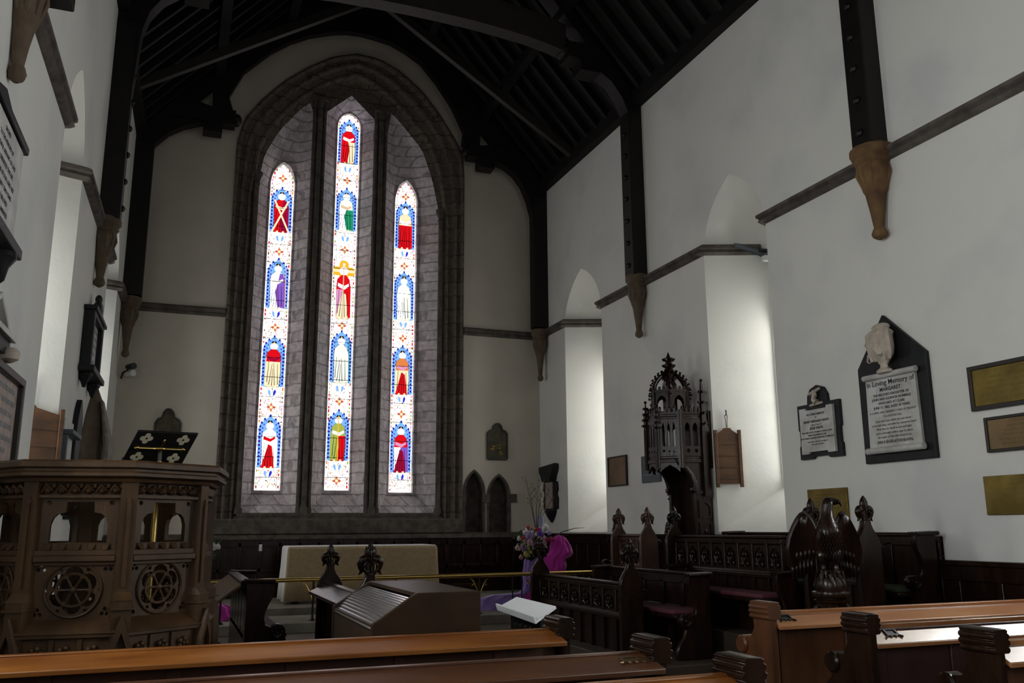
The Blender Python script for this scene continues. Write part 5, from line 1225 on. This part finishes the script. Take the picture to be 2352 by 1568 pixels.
tulle('magenta_train', rel([(484, 1400), (496, 1388), (515, 1388), (534, 1396), (540, 1420), (538, 1438), (508, 1443), (486, 1440)], 15.0, (.50, .14)), tulle_m, f2, .12, 6)
tulle('lilac_train', rel([(476, 1405), (492, 1394), (506, 1402), (504, 1444), (474, 1446)], 14.9, (.50, .14)), tulle_p, f2, .10, 7)

# ================================================================== pews
def pew(label, X0, X1, Yb, side, rest_m, back_m, end_m, tilt, zrest=.93, zcap=1.0, capext=.16, holder=None, ends=(1, 1), restd=.2, group=None):
    """back of the pew at Yb; seat towards +y, sloped book rest towards -y"""
    t = thing('pew', label, 'pew', (X0, Yb, 0), 0)
    L = X1-X0
    for i, x in enumerate((0, L)):
        if not ends[i]: continue
        s = 1 if i else -1
        o = [(-.105, 0), (-.105, zcap-.04), (.105, zcap-.04), (.11, zcap-.12), (.105, zcap-.19), (.15, zcap-.26), (.26, zcap-.27), (.31, zcap-.31), (.31, zcap-.37), (.28, zcap-.42), (.40, zcap-.52), (.44, 0)]
        mb = MB(); mb.pillow(o, .065, .008, 'x', x+s*.0325); e = build('end_panel', mb, end_m, t)
        mb = MB()
        half = [(.044, -.125), (.058, -.115), (.058, -.10), (.047, -.092), (.062, -.080), (.064, -.064), (.050, -.055), (.062, -.044), (.060, -.028), (.046, -.020), (.052, -.008), (.036, .002)]
        pr = [(a, b) for a, b in half]+[(-a, b) for a, b in half[::-1]]
        mb.loft([[(x+s*.0325+a, yy, zcap+b) for a, b in pr] for yy in (-.115, .115)]); build('reeded_cap', mb, end_m, e, bevel=.003)
        mb = MB(); mb.M = Matrix.Translation((x+s*.0325, .25, zcap-.33)) @ Matrix.Rotation(PI/2, 4, 'Y'); mb.lathe([(.02, -.06), (.055, -.06), (.068, -.045), (.068, .045), (.055, .06), (.03, .052), (.001, .062)], 16); build('scroll_arm', mb, end_m, e)
    mb = MB(); mb.box(.0, L, -.015, .02, .06, zrest-.03)
    k = 0
    while .1+k*.62 < L-.1: mb.box(.06+k*.62, .13+k*.62, -.03, .0, .06, zrest-.06); k += 1
    mb.box(0, L, -.03, 0, .06, .2); build('backrest', mb, back_m, t, bevel=.006)
    mb = MB(); dz = restd*math.sin(tilt); dy = restd*math.cos(tilt)
    nrm = (-math.sin(tilt)*.03, math.cos(tilt)*.03)
    mb.loft([[(x, .05, zrest), (x, .05-dy, zrest-dz), (x, .05-dy-nrm[0]*0, zrest-dz-.028), (x, .05, zrest-.03)] for x in (0, L)])
    mb.box(0, L, -.0, .055, zrest-.035, zrest+.0); r = build('book_rest', mb, rest_m, t, bevel=.005)
    mb = MB(); mb.box(0, L, .02, .42, .42, .455); mb.box(0, L, .36, .39, .08, .42); build('seat', mb, back_m, t, bevel=.006)
    if holder:
        hx, hm = holder; c = Vector((hx-X0, .05-dy*.5, zrest-dz*.5)); M = Matrix.Translation(c) @ Matrix.Rotation(tilt, 4, 'X')
        mb = MB(); mb.M = M
        mb.plate(rect(-.05, .05, -.032, .032), [rect(-.036, .036, -.018, .018)], .0, .01, 'z'); mb.box(-.04, .04, -.024, .024, .0, .003)
        for q in (-1, 1): mb.tube([(q*.05, -.03, .005), (q*.065, -.045, .008), (q*.075, -.035, .006)], [.006, .007, .002], 5); mb.ell((q*.02, -.036, .005), (.01, .008, .006), 6, 4)
        build('card_holder', mb, hm, t)
    return t
NP = 'pews of the north block'; SP_ = 'pews of the south block'
TL_ = .20
pew('orange pine pew spanning the front of the pulpit and organ console', -1.27, 2.30, 5.30, 1, pine, pinedark, dark, .22, .93, 1.0, restd=.26, ends=(0, 1))
pew('reddish pine pew with a small card holder at its aisle end, second from the pulpit', -1.32, 2.33, 4.19, 1, mat('red_brown_pine', (.11, .045, .018), .33, noise=.45, nscale=5, stretch=(.25, 1.6, 1), col2=(.065, .024, .01)), pinedark, dark, .22, .925, 1.0, restd=.26, ends=(0, 1), holder=(2.2, bronze))
pew('pew showing only its dark reeded aisle cap at the bottom edge', -1.35, 2.33, 3.42, 1, pine, pinedark, dark, .22, .925, 1.0, ends=(0, 1))
pew('pale pine pew with a black card frame in front of the eagle lectern', 4.24, 7.45, 5.72, 1, pine_r, redwood, redwood, .50, .925, 1.0, holder=(4.36, iron), ends=(1, 0), restd=.2)
pew('pew whose glossy book rest glares white with window light', 4.24, 7.5, 4.72, 1, mat('glossy_pine', (.36, .17, .07), .16, spec=1, noise=.4, nscale=5, stretch=(.25, 1.6, 1), col2=(.26, .10, .035), coat=1), mat('plum_stained_pine', (.045, .018, .018), .4, noise=.4, nscale=5), dark, .63, .925, 1.0, holder=(4.42, iron), ends=(1, 0), restd=.19)
pew('nearest south pew cutting the corner with its dark cap', 4.24, 7.5, 3.78, 1, pine_r, redwood, dark, .5, .925, 1.0, ends=(1, 0))
# repeats of one kind share a group
GR = {'choir_desk': 'carved choir stall desks', 'choir_bench': 'choir benches', 'stall_end': 'poppyhead stall ends', 'memorial_tablet': 'memorial tablets on the side walls', 'brass_plaque': 'brass plates on the south wall', 'flower_arrangement': 'flower arrangements at the altar rail'}
for o in list(bpy.data.objects):
    s_ = o.name.split('.')[0]
    if o.parent is None and 'label' in o:
        if s_ in GR: o['group'] = GR[s_]
        if s_ == 'pew': o['group'] = NP if o.location.x < 2 else SP_
# ================================================================== light and view
w = bpy.data.worlds.new('world'); sc.world = w; w.use_nodes = True
w.node_tree.nodes['Background'].inputs[0].default_value = (.8, .9, 1, 1); w.node_tree.nodes['Background'].inputs[1].default_value = 0
sc.view_settings.view_transform = 'Standard'; sc.view_settings.look = 'None'; sc.view_settings.exposure = .55; sc.view_settings.gamma = 1
sc.cycles.use_denoising = True; sc.cycles.adaptive_threshold = .02
sc.cycles.max_bounces = 6; sc.cycles.diffuse_bounces = 4; sc.cycles.glossy_bounces = 3; sc.cycles.transparent_max_bounces = 8
sc.cycles.caustics_reflective = False; sc.cycles.caustics_refractive = False; sc.cycles.sample_clamp_indirect = 6
